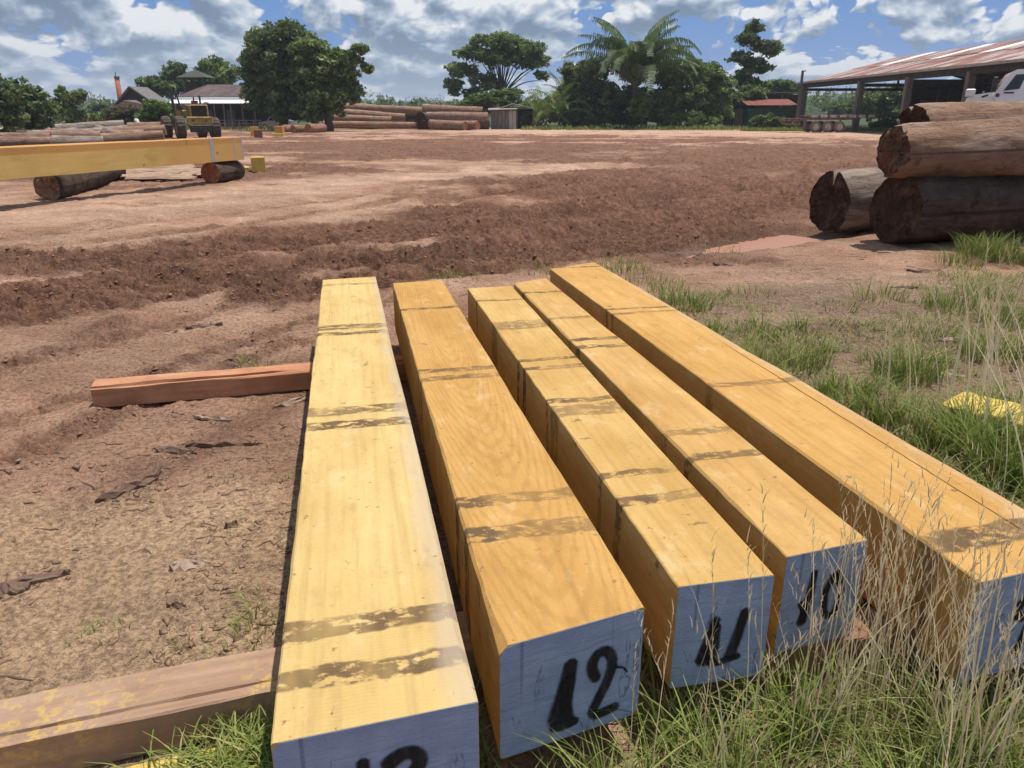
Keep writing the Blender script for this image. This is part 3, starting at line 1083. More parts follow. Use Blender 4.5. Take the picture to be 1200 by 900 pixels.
BARK_PALE = material('pale_bark', mat_bark, (0.20, 0.112, 0.073), (0.31, 0.187, 0.124), (0.41, 0.27, 0.187), 1.0, 0.3)
BARK_DARK = material('dark_bark', mat_bark, (0.052, 0.036, 0.028), (0.10, 0.070, 0.053), (0.165, 0.118, 0.09), 1.0, 0.0)
BARK_GREY = material('grey_weathered_bark', mat_bark, (0.18, 0.135, 0.11), (0.28, 0.215, 0.175), (0.38, 0.30, 0.245), 1.0, 0.6)
BARK_RED = material('red_brown_bark', mat_bark, (0.17, 0.095, 0.066), (0.28, 0.165, 0.115), (0.38, 0.245, 0.175), 1.0, 0.3)
CUT_DARK = material('old_dark_cut', mat_cut, (0.045, 0.024, 0.017), (0.085, 0.046, 0.031))
CUT_BROWN = material('brown_cut', mat_cut, (0.11, 0.056, 0.036), (0.18, 0.098, 0.063))
CUT_TAN = material('tan_cut', mat_cut, (0.24, 0.145, 0.095), (0.34, 0.22, 0.15))
CUT_RED = material('fresh_red_cut', mat_cut, (0.33, 0.12, 0.06), (0.45, 0.19, 0.10))


def build_log(label, a, c, r0, r1, bark, cut, group=None, n=28, st=36, rough=0.05, seed=0, name='log', ragged=0.0, notch=None, sweep=0.0, cut2=None):
    """log with centre line a..c; parts: trunk, cut_end (two). notch=(angle, half angle, depth, length) opens a split at end a"""
    a, c = np.array(a, float), np.array(c, float)
    ax = c - a
    L = np.linalg.norm(ax)
    ax /= L
    s = np.cross(ax, (0, 0, 1.0))
    s /= np.linalg.norm(s)
    u = np.cross(s, ax)
    base = (a + c) / 2
    base = np.array([base[0], base[1], min(a[2] - r0, c[2] - r1)])
    t = thing(name, label, 'log', base, 0, group)
    th = np.arange(n) * 2 * math.pi / n
    tt = np.concatenate([[0, 0.004], np.linspace(0.015, 0.985, st), [0.996, 1.0]])
    T, H = np.meshgrid(tt, th, indexing='ij')
    R = r0 + (r1 - r0) * T
    k1 = fbm(np.cos(H) * 1.1 + seed * 9.7, np.sin(H) * 1.1 + 4, T * L * 0.35, octs=2, seed=80)
    k2 = fbm(np.cos(H) * 3.2 + seed * 3.7, np.sin(H) * 3.2, T * L * 2.2, octs=3, seed=81)
    k3 = fbm(np.cos(H) * 8 + seed, np.sin(H) * 8, T * L * 5.0, octs=3, gain=0.6, seed=82)
    D = R * (1 + (k1 - 0.5) * rough * 4 + (k2 - 0.5) * rough * 1.8 + (k3 - 0.5) * rough * 1.1)
    shift = np.zeros_like(T)
    if ragged:
        shift = (fbm(np.cos(H) * 1.6 * R / r0 + seed, np.sin(H) * 1.6 * R / r0, octs=4, gain=0.6, seed=84) - 0.5) * ragged * np.exp(-T * L / 0.35)
        D = D * (1 - 0.06 * np.exp(-T * L / 0.05) * (k2 * 2))
    if notch:
        na, hw, dep, ln = notch
        dd = np.abs((H - na + math.pi) % (2 * math.pi) - math.pi)
        D = D * (1 - dep * np.clip(1 - dd / hw, 0, 1) ** 0.6 * np.clip(1 - T * L / ln, 0, 1))
    off = math.sin(seed) * sweep
    bend = sweep * np.sin(T * math.pi)
    P = a + (T * L + shift)[..., None] * ax + (D * np.cos(H) + bend * math.cos(seed))[..., None] * s + (D * np.sin(H) + bend * 0.2)[..., None] * u
    V = P.reshape(-1, 3)
    nr = len(tt)
    i, j = np.meshgrid(np.arange(nr - 1), np.arange(n), indexing='ij')
    j2 = (j + 1) % n
    F = np.stack([i * n + j, i * n + j2, (i + 1) * n + j2, (i + 1) * n + j], -1).reshape(-1, 4)
    at_ = np.stack([H * r0, T * L, D], -1).reshape(-1, 3)
    mesh_obj('trunk', V - base, F, bark, t, True, {'along': ('POINT', 'FLOAT_VECTOR', at_)})
    for e, ring in ((0, P[0]), (1, P[-1])):
        cen = ring.mean(0)
        DR = D[0 if e == 0 else -1]
        VV, G = [ring], [np.stack([np.cos(th) * DR, np.sin(th) * DR, DR], -1)]
        fr = (0.97, 0.86, 0.72, 0.56, 0.40, 0.22)
        for q, f_ in enumerate(fr):
            amp = ragged if e == 0 else 0.0
            rag = (fbm(np.cos(th) * 1.6 * f_ + seed, np.sin(th) * 1.6 * f_, octs=4, gain=0.6, seed=84) - 0.5) * amp
            rim = (fbm(np.cos(th) * 1.6 + seed, np.sin(th) * 1.6, octs=4, gain=0.6, seed=84) - 0.5) * amp
            cut_ = (fbm(np.cos(th) * 5 * f_ + seed * 2, np.sin(th) * 5 * f_, octs=3, seed=90) - 0.5) * (0.05 + 0.5 * amp) * r0
            base_p = cen + (ring - cen) * f_
            axial = (base_p - cen) @ ax                      # rim shift carried inwards, replaced by the local one
            VV.append(base_p - axial[:, None] * ax + (rag - rag.mean() * 0 - rim.mean() + (0.014 + cut_) * (1 if e == 0 else -1))[:, None] * ax)
            G.append(np.stack([np.cos(th) * DR * f_, np.sin(th) * DR * f_, DR * f_], -1))
        VV.append(cen[None])
        G.append(np.zeros((1, 3)))
        VV, G = np.concatenate(VV), np.concatenate(G)
        FF = []
        for q in range(len(fr)):
            for k in range(n):
                f_ = (q * n + k, q * n + (k + 1) % n, (q + 1) * n + (k + 1) % n, (q + 1) * n + k)
                FF.append(f_)
        for k in range(n):
            FF.append((len(fr) * n + k, len(fr) * n + (k + 1) % n, (len(fr) + 1) * n))
        FF = [f_ if e == 1 else f_[::-1] for f_ in FF]
        FF = [f_[::-1] for f_ in FF]
        mesh_obj('cut_end', VV - base, FF, cut if e == 0 else (cut2 or cut), t, False, {'along': ('POINT', 'FLOAT_VECTOR', G)})
    return t


# the stack at the right
G_R = 'logs stacked at the right of the yard'
build_log('large dark log on the ground at the right, underneath the split pale log', (5.42, 11.10, 0.50), (13.0, 13.85, 0.52), 0.50, 0.56, BARK_DARK, CUT_DARK, G_R, rough=0.05, seed=1, ragged=0.12, n=60, st=70)
build_log('big pale log with ragged rotten end, upper log nearest the camera at the right', (5.22, 10.98, 1.29), (13.0, 13.0, 1.48), 0.345, 0.53, BARK_PALE, CUT_BROWN, G_R, rough=0.05, seed=2, ragged=0.26, n=72, st=110, notch=(1.25, 0.16, 0.22, 1.6))
build_log('short dark-ended log with a deep split, beside the right log stack', (5.02, 12.42, 0.48), (8.2, 13.6, 0.48), 0.48, 0.46, BARK_GREY, CUT_DARK, G_R, rough=0.045, seed=3, ragged=0.16, notch=(1.5, 0.13, 0.5, 0.5), n=96)
build_log('reddish-ended log lying highest and furthest back in the right stack', (7.25, 14.6, 1.54), (15.5, 17.2, 1.56), 0.42, 0.52, BARK_PALE, CUT_DARK, G_R, rough=0.05, seed=5, ragged=0.3, n=60, st=90, notch=(1.9, 0.15, 0.25, 1.4))
build_log('log under the highest log of the right stack, mostly hidden', (7.6, 14.25, 0.54), (15.4, 16.7, 0.54), 0.54, 0.55, BARK_DARK, CUT_DARK, G_R, rough=0.04, seed=6)
build_log('log lying on the ground behind the right stack, mostly hidden', (8.3, 15.7, 0.54), (15.6, 18.0, 0.54), 0.54, 0.55, BARK_DARK, CUT_DARK, G_R, rough=0.04, seed=7)
build_log('blackened log end at the far right edge behind the grass', (6.62, 9.15, 0.34), (9.4, 9.5, 0.34), 0.36, 0.36, BARK_DARK, CUT_DARK, G_R, rough=0.05, seed=8)

# ------------------------------------------------------------------ the long raised beam at the left on two logs
M_LBEAM = material('yellow_beam_side', mat_sawn, (0.55, 0.35, 0.10), (0.64, 0.44, 0.15), (0.70, 0.51, 0.20), 0.0)
pR = at(285, 187, 0.56)[:2]
pL = at(0, 211, 0.56)[:2]
dirL = (pR - pL) / np.linalg.norm(pR - pL)
nback = np.array([-dirL[1], dirL[0]])


def build_left_beam():
    zb, hh, w = 0.56, 0.60, 0.52
    t = thing('squared_beam', 'very long squared beam raised on two logs at the left', 'timber beam', (pR[0], pR[1], zb), math.atan2(dirL[1], dirL[0]))
    L = 13.5
    n = 60
    V, F = [], []
    s = np.linspace(-L, 0.0, n)
    prof = [(0, 0), (w, 0), (w, hh - .01), (w - .01, hh), (.012, hh), (0, hh - .012)]
    for x in s:
        for k, (y, z) in enumerate(prof):
            V.append((x, y + 0.01 * (fbm(np.array([x * 0.8 + k * 9]), np.array([k * 1.0]), octs=2)[0] - .5), z + 0.01 * (fbm(np.array([x * .7 + k * 5]), np.array([k * 2.0]), octs=2)[0] - .5)))
    m = 6
    F = [(q * m + k, q * m + (k + 1) % m, (q + 1) * m + (k + 1) % m, (q + 1) * m + k)[::-1] for q in range(n - 1) for k in range(m)]
    F += [tuple(range(m)), tuple((n - 1) * m + k for k in range(m))[::-1]]
    mesh_obj('timber', np.array(V), F, material('long_beam_wood', mat_long_beam), t)
    for x0, wd in ((-1.28, 0.14), (-0.34, 0.05), (-0.02, 0.06)):
        V, F = [], []
        for x in (x0, x0 + wd):
            for (y, z) in ((-.004, -.004), (w + .004, -.004), (w + .004, hh + .004), (-.004, hh + .004)):
                V.append((x, y, z))
        F = [(0, 1, 5, 4), (1, 2, 6, 5), (2, 3, 7, 6), (3, 0, 4, 7), (0, 3, 2, 1), (4, 5, 6, 7)]
        o = mesh_obj('paint_band', np.array(V), F, material('grey_band_paint', lambda b: b.bsdf(b.mix(b.noise(b.coord('Object'), 7, 3), (0.30, 0.28, 0.30), (0.42, 0.40, 0.43)), 0.7)), t)


def mat_long_beam(b):
    p = b.coord('Object')
    x, y, z = b.sep(p)
    n = b.noise(b.scale(p, (0.9, 18, 18)), 1.0, 4, 0.6)
    pt = b.noise(p, 1.6, 4, 0.6)
    side = b.ramp(b.add(b.mul(n, .5), b.mul(pt, .5)), [(0.3, (0.52, 0.33, 0.10)), (0.5, (0.60, 0.41, 0.135)), (0.72, (0.66, 0.48, 0.18))])
    top = b.ramp(n, [(0.3, (0.46, 0.24, 0.075)), (0.7, (0.60, 0.34, 0.12))])
    near_end = b.step(b.add(x, b.mul(b.sub(pt, .5), 0.3)), -3.1, -2.7)
    col = b.mix(b.mul(near_end, 0.8), side, (0.58, 0.335, 0.11))
    g = b.node('ShaderNodeNewGeometry').outputs['Normal']
    _, _, nzz = b.sep(g)
    col = b.mix(b.step(nzz, 0.6, 0.9), col, top)
    rim = b.step(b.add(z, b.mul(b.sub(pt, .5), 0.05)), 0.43, 0.465, 0.0, 0.85)
    col = b.mix(rim, col, (0.50, 0.255, 0.08))
    grime = b.noise(b.scale(p, (0.8, 3, 3)), 1.0, 6, 0.72)
    col = b.mix(b.step(grime, 0.52, 0.72, 0.0, 0.5), col, (0.34, 0.20, 0.08))
    sp = b.noise(p, 2.6, 2, 0.5)
    col = b.mix(b.step(sp, 0.70, 0.73, 0, .7), col, (0.20, 0.11, 0.04))
    return b.bsdf(col, 0.75, b.bump(n, 0.3, 0.005), 0.2)


build_left_beam()
G_L = 'logs carrying the long raised beam'
f1 = at(248, 215)[:2]
build_log('reddish log under the right end of the long raised beam', (f1[0], f1[1], 0.27), (f1[0] + 0.28, f1[1] + 1.25, 0.27), 0.285, 0.27, BARK_DARK, CUT_RED, G_L, seed=11, rough=0.03)
f2 = at(58, 234)[:2]
build_log('pale-ended forked log under the left part of the long raised beam', (f2[0], f2[1], 0.26), (f2[0] - 1.2, f2[1] + 5.6, 0.26), 0.29, 0.24, BARK_DARK, CUT_TAN, G_L, seed=12, rough=0.09, ragged=0.1)
f3 = at(290, 196)[:2]


def block(name, label, cat, c, size, rot, mat, group=None):
    R = np.array(Matrix.Rotation(rot, 3, 'Z'))
    mb = MB().box((0, 0, size[2] / 2), size, R, bevel=0.012)
    o = mb.build(name, mat)
    o.location = (c[0], c[1], c[2] if len(c) > 2 else 0)
    return tag(o, label, cat, group)


yb = at(300, 202)
block('yellow_offcut', 'upright yellow block of sawn wood beside the right end of the long raised beam', 'offcut', (yb[0], yb[1] + .3), (0.42, 0.40, 0.46), 0.35, M_YELLOW)
block('yellow_offcut', 'low yellow slab lying left of the upright yellow block', 'offcut', (yb[0] - 0.75, yb[1] + .55), (0.7, 0.4, 0.13), 0.3, M_YELLOW)

# slabs and bark heaped beneath the raised beam
G_S = 'bark slabs heaped under the long raised beam'
rs = random.Random(5)
for k in range(26):
    px, py = rs.uniform(150, 232), rs.uniform(194, 214)
    g0 = at(px, py)
    L = rs.uniform(1.3, 3.0)
    a_ = math.radians(rs.uniform(-12, 35))
    zz = 0.02 + (215 - py) * 0.012 * rs.random()
    mb = MB()
    ptsn = 7
    V = []
    w_ = rs.uniform(.1, .2)
    for q in range(ptsn):
        x = (q / (ptsn - 1) - .5) * L
        for s_, z_ in ((-1, 0), (-.5, .05), (.5, .055), (1, 0), (.4, -.01), (-.4, -.01)):
            V.append((x * math.cos(a_) - s_ * w_ * math.sin(a_) + rs.gauss(0, .012), x * math.sin(a_) + s_ * w_ * math.cos(a_), z_ + rs.gauss(0, .012)))
    F = [(q * 6 + k2, q * 6 + (k2 + 1) % 6, (q + 1) * 6 + (k2 + 1) % 6, (q + 1) * 6 + k2) for q in range(ptsn - 1) for k2 in range(6)]
    F += [tuple(range(6))[::-1], tuple((ptsn - 1) * 6 + q for q in range(6))]
    mb.add(V, F)
    o = mb.build('bark_slab', material('slab_wood', mat_sawn, (0.24, 0.15, 0.10), (0.36, 0.24, 0.165), (0.46, 0.33, 0.24)))
    o.location = (g0[0], g0[1], zz + .03)
    tag(o, 'pale brown bark slab in the heap under the long raised beam', 'bark slab', G_S)

# ------------------------------------------------------------------ log pile behind the raised beam (left)
G_P = 'old logs piled at the left behind the raised beam'
PILE = [
    # (px,py of left end centre), (px,py right end centre), distance left, distance right, radius, label
    ((62, 170), (122, 166), 42, 43, 0.36, 'bleached white log lying front and centre in the left log pile', BARK_GREY),
    ((120, 166), (192, 159), 45, 46, 0.38, 'pale brown log at the front right of the left log pile, beside the loader', BARK_PALE),
    ((-30, 176), (62, 171), 42, 43, 0.34, 'brown log at the front left of the left log pile, at the picture edge', BARK_RED),
    ((40, 163), (120, 156), 50, 52, 0.40, 'long grey log in the middle row of the left log pile', BARK_GREY),
    ((66, 153), (146, 147), 58, 60, 0.44, 'long thin pinkish log on top at the back of the left log pile', BARK_GREY),
    ((88, 160), (150, 152), 55, 57, 0.38, 'log slanting across the middle of the left log pile', BARK_GREY),
    ((20, 160), (90, 157), 55, 57, 0.36, 'dark log at the back left of the left log pile', BARK_DARK),
    ((150, 150), (196, 148), 62, 63, 0.42, 'pale short log at the back right, close behind the loader wheels', BARK_PALE),
    ((128, 157), (194, 152), 55, 56, 0.40, 'flat-lying brown log in the second row, close left of the loader', BARK_PALE),
    ((2, 168), (60, 163), 48, 49, 0.36, 'greyish log low in the second row at the left of the pile', BARK_RED),
]
for k, (p0, p1, Y0, Y1, r, lab, bk) in enumerate(PILE):
    a, c = atY(*p0, Y0), atY(*p1, Y1)
    a[2] = max(a[2], r * .9)
    c[2] = max(c[2], r * .9)
    build_log(lab, a, c, r, r * .86, bk, CUT_TAN, G_P, n=16, st=16, seed=20 + k, rough=0.06)
for k, (p0, p1, Y0, Y1, r, lab, bk) in enumerate([
        ((30, 158), (76, 166), 56, 47, .30, 'thin dark log slanting forward across the left half of the left log pile', BARK_DARK),
        ((112, 150), (146, 160), 60, 50, .28, 'thin pale log slanting forward across the right half of the left log pile', BARK_GREY),
        ((72, 158), (112, 150), 56, 62, .34, 'weathered grey log rising to the back in the middle of the left log pile', BARK_GREY)]):
    a, c = atY(*p0, Y0), atY(*p1, Y1)
    a[2], c[2] = max(a[2], r), max(c[2], r)
    build_log(lab, a, c, r, r * .8, bk, CUT_TAN, G_P, n=16, st=14, seed=45 + k, rough=0.08)
# underlayer that carries the raised ones
for k, (px, py, Y0) in enumerate([(95, 160, 57.5), (75, 165, 50), (125, 160, 54)]):
    a = atY(px - 40, py, Y0)
    c = atY(px + 45, py, Y0 + 1)
    a[2] = c[2] = 0.36
    build_log(['dark log lying low under the back of the left log pile', 'shadowed log lying low under the middle of the left log pile', 'brown log lying low under the right of the left log pile'][k], a, c, .38, .36, BARK_RED, CUT_TAN, G_P, n=16, st=12, seed=40 + k, rough=0.05)

# ------------------------------------------------------------------ log stacks in the middle distance
G_M = 'logs stacked in the middle distance'
MID = [
    ((366, 124), (497, 131), 97, 96, 0.55, 'topmost long pale log of the left middle-distance stack', BARK_PALE, CUT_BROWN),
    ((372, 130), (475, 138), 94.5, 94, 0.50, 'slanting pale log just below the top of the left middle-distance stack', BARK_PALE, CUT_BROWN),
    ((392, 139), (459, 141), 93, 93, 0.45, 'short thin log in the front of the left middle-distance stack', BARK_PALE, CUT_BROWN),
    ((375, 146), (490, 147), 92, 92, 0.42, 'lowest pale log on the mud in front of the left middle-distance stack', BARK_PALE, CUT_BROWN),
    ((368, 134), (470, 134), 97, 97, 0.55, 'dark log behind the slanting one in the left middle-distance stack', BARK_DARK, CUT_DARK),
    ((366, 143), (492, 142), 96.5, 96.5, 0.58, 'dark bottom log at the back of the left middle-distance stack', BARK_DARK, CUT_DARK),
    ((496, 128), (566, 131), 94, 93, 0.60, 'topmost reddish log of the right middle-distance stack', BARK_RED, CUT_DARK),
    ((500, 137), (572, 138), 92.5, 92, 0.58, 'thick reddish log in the middle of the right middle-distance stack', BARK_RED, CUT_RED),
    ((505, 146), (545, 148), 90, 87.5, 0.52, 'front bottom log with round red end in the right middle-distance stack', BARK_RED, CUT_RED),
    ((515, 147), (560, 147), 91, 88, 0.52, 'second red-ended bottom log, right of the first, in the right middle-distance stack', BARK_RED, CUT_RED),
    ((510, 146), (573, 146), 93, 92, 0.55, 'bottom log at the back of the right middle-distance stack', BARK_DARK, CUT_DARK),
]
for k, (p0, p1, Y0, Y1, r, lab, bk, ct) in enumerate(MID):
    a, c = atY(*p0, Y0), atY(*p1, Y1)
    a[2] = max(a[2], r * .85)
    c[2] = max(c[2], r * .85)
    build_log(lab, a, c, r, r * .9, bk, ct, G_M, n=16, st=18, seed=60 + k, rough=0.07, cut2=ct)
for k, (px, py, Y0, r) in enumerate([(493, 137, 91.5, .55), (494, 147, 91, .55), (501, 146, 90.5, .5)]):
    a = atY(px, py, Y0)
    a[2] = max(a[2], r * .9)
    build_log(['upper dark log seen end-on between the two middle-distance stacks', 'lower left dark log seen end-on between the two middle-distance stacks', 'lower right dark log seen end-on between the two middle-distance stacks'][k],
              a, a + [0.3, 4.5, 0], r, r, BARK_DARK, CUT_DARK, G_M, n=16, st=8, seed=75 + k)

# short red-ended logs and blocks in front of the big tree
G_O = 'short orange logs and blocks before the big tree'
for k, (px, py, Y0, r, lab) in enumerate([
        (343, 149.5, 76, .36, 'short orange log with round red end, left of the pair before the big tree'),
        (361, 149, 76, .42, 'short orange log with round red end, right of the pair before the big tree'),
        (330, 149, 78, .36, 'short brown log at the left beside the two red-ended logs')]):
    a = atY(px, py, Y0)
    a[2] = r * .95
    build_log(lab, a, a + [1.5 - .6 * k, 2.4, 0], r, r, BARK_RED, CUT_RED, G_O, n=18, st=8, seed=90 + k)
for k, (px, py, sz, lab) in enumerate([
        (328, 158, (.7, .6, .75), 'upright orange block left of the short red-ended logs'),
        (326, 160, (.9, .5, .3), 'low pale yellow slab before the upright orange block'),
        (299, 160, (.6, .5, .8), 'orange block standing furthest left in the mud before the car'),
        (303, 161, (.5, .5, .6), 'brown block touching the orange block before the car')]):
    g0 = at(px, py)
    block('wood_block', lab, 'wood block', (g0[0], g0[1], -0.05), sz, 0.2 * k, [M_ORANGE, M_YELLOW, M_ORANGE, M_REDB][k], G_O)
# ------------------------------------------------------------------ trees, palms, shrubs
def mat_leaf(b, c0, c1, c2):
    t = b.attr('tint')
    n = b.noise(b.coord('Object'), 0.9, 3, 0.6)
    col = b.ramp(b.add(b.mul(t, 0.65), b.mul(n, 0.35)), [(0.2, c0), (0.5, c1), (0.8, c2)])
    d = b.bsdf(col, 0.6, None, 0.25)
    tr = b.node('ShaderNodeBsdfTranslucent')
    b.put(tr.inputs[0], b.mix(0.5, col, (0.16, 0.22, 0.03)))
    mx = b.node('ShaderNodeMixShader')
    mx.inputs[0].default_value = 0.32
    b.put(mx.inputs[1], d)
    b.put(mx.inputs[2], tr.outputs[0])
    return mx.outputs[0]


LEAF_DARK = material('dark_leaves', mat_leaf, (0.041, 0.064, 0.026), (0.109, 0.156, 0.056), (0.230, 0.282, 0.109))
LEAF_MID = material('mid_leaves', mat_leaf, (0.058, 0.096, 0.028), (0.143, 0.211, 0.061), (0.282, 0.352, 0.118))
LEAF_BRIGHT = material('bright_leaves', mat_leaf, (0.050, 0.095, 0.018), (0.098, 0.165, 0.032), (0.17, 0.24, 0.060))
LEAF_PURPLE = material('bronze_leaves', mat_leaf, (0.051, 0.038, 0.028), (0.096, 0.074, 0.049), (0.154, 0.128, 0.074))
LEAF_PALM = material('palm_leaves', mat_leaf, (0.044, 0.077, 0.031), (0.100, 0.156, 0.059), (0.205, 0.262, 0.109))
LEAF_PALM2 = material('young_palm_leaves', mat_leaf, (0.064, 0.115, 0.023), (0.134, 0.192, 0.046), (0.269, 0.307, 0.096))
WOOD = material('tree_bark', mat_sawn, (0.055, 0.042, 0.032), (0.10, 0.078, 0.060), (0.16, 0.13, 0.10))


def leaf_cloud(centres, radii, n_each, size, rg, flat=0.75, shell=0.55):
    """leaf quads in many clumps; returns V, F, tint"""
    P, T = [], []
    for c, r, n in zip(centres, radii, n_each):
        d = rg.normal(size=(n, 3))
        d /= np.linalg.norm(d, axis=1)[:, None]
        rad = shell + (1 - shell) * rg.random(n) ** 0.7
        rad *= 0.8 + 0.35 * rg.random(n)
        q = c + d * rad[:, None] * np.array([r, r, r * flat])
        P.append(q)
        T.append(np.clip(rg.normal(0.48, 0.24) + rg.normal(0, 0.20, n), 0, 1))
    P = np.concatenate(P)
    T = np.concatenate(T)
    n = len(P)
    nr = rg.normal(size=(n, 3)) * 0.8 + np.array([0, 0, 0.9])
    nr /= np.linalg.norm(nr, axis=1)[:, None]
    a = np.cross(nr, rg.normal(size=(n, 3)))
    a /= np.linalg.norm(a, axis=1)[:, None]
    c = np.cross(nr, a)
    s = size * (0.6 + 0.8 * rg.random(n))[:, None]
    V = np.stack([P - a * s, P + c * s * .45 - nr * s * .12, P + a * s, P - c * s * .45 - nr * s * .12], 1).reshape(-1, 3)
    F = np.arange(4 * n).reshape(-1, 4)
    return V, F, np.repeat(T, 4)


def tree(label, base, h, blobs, leaf, mat, seed, group='trees around the yard', trunk_r=None, fork=0.35, clump=0.16, name='tree', flat=0.58, dens=1.0, cat='tree', lean=0.0, gap=0.0):
    """blobs: (dx, dz, rx, rz) crown lobes in metres relative to the base; dy is drawn"""
    rg = np.random.default_rng(seed)
    base = np.array(base, float)
    t = thing(name, label, cat, base, 0, group)
    cs, rs_, ne = [], [], []
    for (dx, dz, rx, rz) in blobs:
        vol = rx * rx * rz
        m = max(6, int(17 * dens * vol ** 0.62 / (clump * h) ** 1.2))
        m = min(m, 110)
        for _ in range(m):
            d = rg.normal(size=3)
            d /= np.linalg.norm(d)
            rad = rg.random() ** 0.42 * (1.0 if rg.random() < .78 else rg.uniform(1.0, 1.28))
            if d[2] < -0.25 and rad > 0.6 and rg.random() < 0.5:
                d[2] *= -0.6
            c = base + np.array([dx, 0, dz]) + d * rad * np.array([rx, rx * 0.95, rz])
            if rg.random() < gap + .10:
                continue
            cs.append(c)
            rr = clump * h * (0.55 + 0.8 * rg.random())
            rr = min(rr, rx * 0.5)
            rs_.append(rr)
            ne.append(int((26 + 190 * (rr / max(leaf * 6, 0.3)) ** 1.6) * 0.42))
    V, F, T = leaf_cloud(cs, rs_, ne, leaf * 1.25, rg, flat)
    mesh_obj('crown', V - base, F, mat, t, False, {'tint': ('POINT', 'FLOAT', T)})
    mb = MB()
    tr = trunk_r or h * 0.028
    ctr = np.mean(cs, 0)
    forkp = base + np.array([lean * h * fork, 0, h * fork])
    mb.tube([base - [0, 0, .1], base + [lean * h * .1, 0, h * fork * .4], forkp], [tr * 1.35, tr, tr * .85], 8)
    order = rg.permutation(len(cs))[:min(len(cs), 26)]
    for k in order:
        c = cs[k]
        mid = forkp + (c - forkp) * 0.5 + np.array([0, 0, 0.08 * h * rg.random()])
        mb.tube([forkp, mid, c], [tr * .40, tr * .22, tr * .06], 5, caps=False)
    mb.build('trunk', WOOD, t, True)
    return t


def at_base(px, Y, z=0.0):
    p = atY(px, 140, Y)
    return np.array([p[0], Y, z])


def mpp(Y):            # metres per picture pixel at distance Y (near the horizon line)
    return Y / 954.0 * 1.0


def T(label, px, Y, top, lobes, leaf, mat, seed, **kw):
    """lobes given in picture pixels relative to (px, horizon): (x, y, rx, ry)"""
    k = mpp(Y)
    base = at_base(px, Y)
    bl = [((x - px) * k * 1.06, 1.8 + (132 - y) * k * 1.05, rx * k, ry * k) for x, y, rx, ry in lobes]
    h = 1.8 + (132 - top) * k
    return tree(label, base, h, bl, leaf, mat, seed, **kw)


# left dark trees
T('dark tree at the far left edge of the picture', 5, 62, 85, [(2, 115, 24, 26), (-12, 130, 22, 22), (8, 140, 24, 16)], .17, LEAF_DARK, 1, clump=.09, gap=.22)
T('dark tree with rounded crown, second from the left edge', 40, 66, 92, [(38, 118, 22, 22), (48, 135, 18, 18), (28, 142, 22, 16), (20, 112, 14, 14)], .17, LEAF_DARK, 2, clump=.09, gap=.22)
T('small tree with leaning open crown behind the left log pile', 84, 92, 103, [(78, 112, 7, 7), (90, 117, 12, 8), (74, 126, 14, 10), (99, 113, 7, 5), (84, 135, 16, 10)], .20, LEAF_MID, 3, clump=.09, gap=.1)
T('tiny far tree right of the leaning tree', 115, 140, 122, [(113, 126, 5, 3), (121, 125, 5, 3), (117, 134, 9, 5)], .3, LEAF_DARK, 4, clump=.12)
# by the houses
T('round bright green bush in front of the gabled house', 187, 74, 115, [(186, 132, 19, 15), (176, 138, 12, 9), (199, 137, 11, 10)], .12, LEAF_BRIGHT, 5, clump=.10, name='bush', cat='bush', group='bushes by the houses', dens=1.6)
T('bronze-brown bush left of the round green bush', 146, 76, 122, [(140, 136, 14, 11), (155, 134, 12, 11), (148, 142, 16, 8)], .14, LEAF_PURPLE, 6, clump=.12, name='bush', cat='bush', group='bushes by the houses')
T('dark bush at the left foot of the gabled house', 122, 80, 125, [(120, 140, 14, 8), (128, 136, 9, 8)], .15, LEAF_DARK, 7, clump=.14, name='bush', cat='bush', group='bushes by the houses')
T('dark tree behind the ridge between the two houses', 185, 125, 93, [(183, 103, 13, 9), (195, 108, 14, 10), (176, 110, 8, 8)], .26, LEAF_DARK, 8, clump=.10)
T('dark tree left of the tower roof', 210, 128, 80, [(210, 92, 12, 11), (205, 104, 14, 12), (216, 86, 8, 6), (228, 100, 15, 10), (242, 100, 14, 9)], .26, LEAF_DARK, 9, clump=.10)
T('grey-green tree behind the brown-roofed house', 258, 128, 75, [(257, 84, 14, 10), (270, 90, 12, 9), (246, 90, 9, 7), (262, 98, 20, 8)], .26, LEAF_MID, 10, clump=.10, gap=.15)
# big tree pair
T('big dark spreading tree left of the middle log stacks', 332, 86, 38, [(330, 66, 32, 26), (348, 62, 30, 24), (312, 92, 22, 26), (330, 104, 36, 26), (352, 88, 28, 28), (306, 112, 16, 16), (340, 128, 36, 14)], .20, LEAF_DARK, 11, clump=.075, trunk_r=.42, dens=1.2)
T('big green tree with layered branches reaching right above the log stacks', 385, 83, 55, [(372, 74, 22, 18), (392, 80, 24, 16), (378, 100, 26, 18), (402, 96, 18, 14), (424, 68, 12, 5), (430, 86, 9, 4), (412, 78, 14, 7), (415, 112, 14, 9), (385, 120, 32, 16), (365, 130, 20, 10)], .20, LEAF_MID, 12, clump=.07, trunk_r=.38, dens=1.1)
# umbrella tree
T('umbrella-shaped tree with open crown and dark limbs behind the shack', 588, 118, 46, [(585, 60, 30, 9), (610, 66, 26, 9), (560, 72, 22, 9), (545, 88, 16, 9), (536, 104, 11, 9), (626, 80, 14, 9), (590, 78, 30, 8), (570, 100, 16, 9), (556, 112, 12, 8), (634, 94, 8, 6)], .24, LEAF_MID, 13, clump=.06, trunk_r=.34, fork=.34, gap=.2)
T('low green shrubbery at the foot of the umbrella tree', 570, 105, 112, [(560, 122, 12, 8), (578, 118, 16, 10), (596, 116, 12, 10), (545, 126, 10, 5)], .2, LEAF_BRIGHT, 14, clump=.13, name='bush', cat='bush', group='bushes along the far edge of the yard')
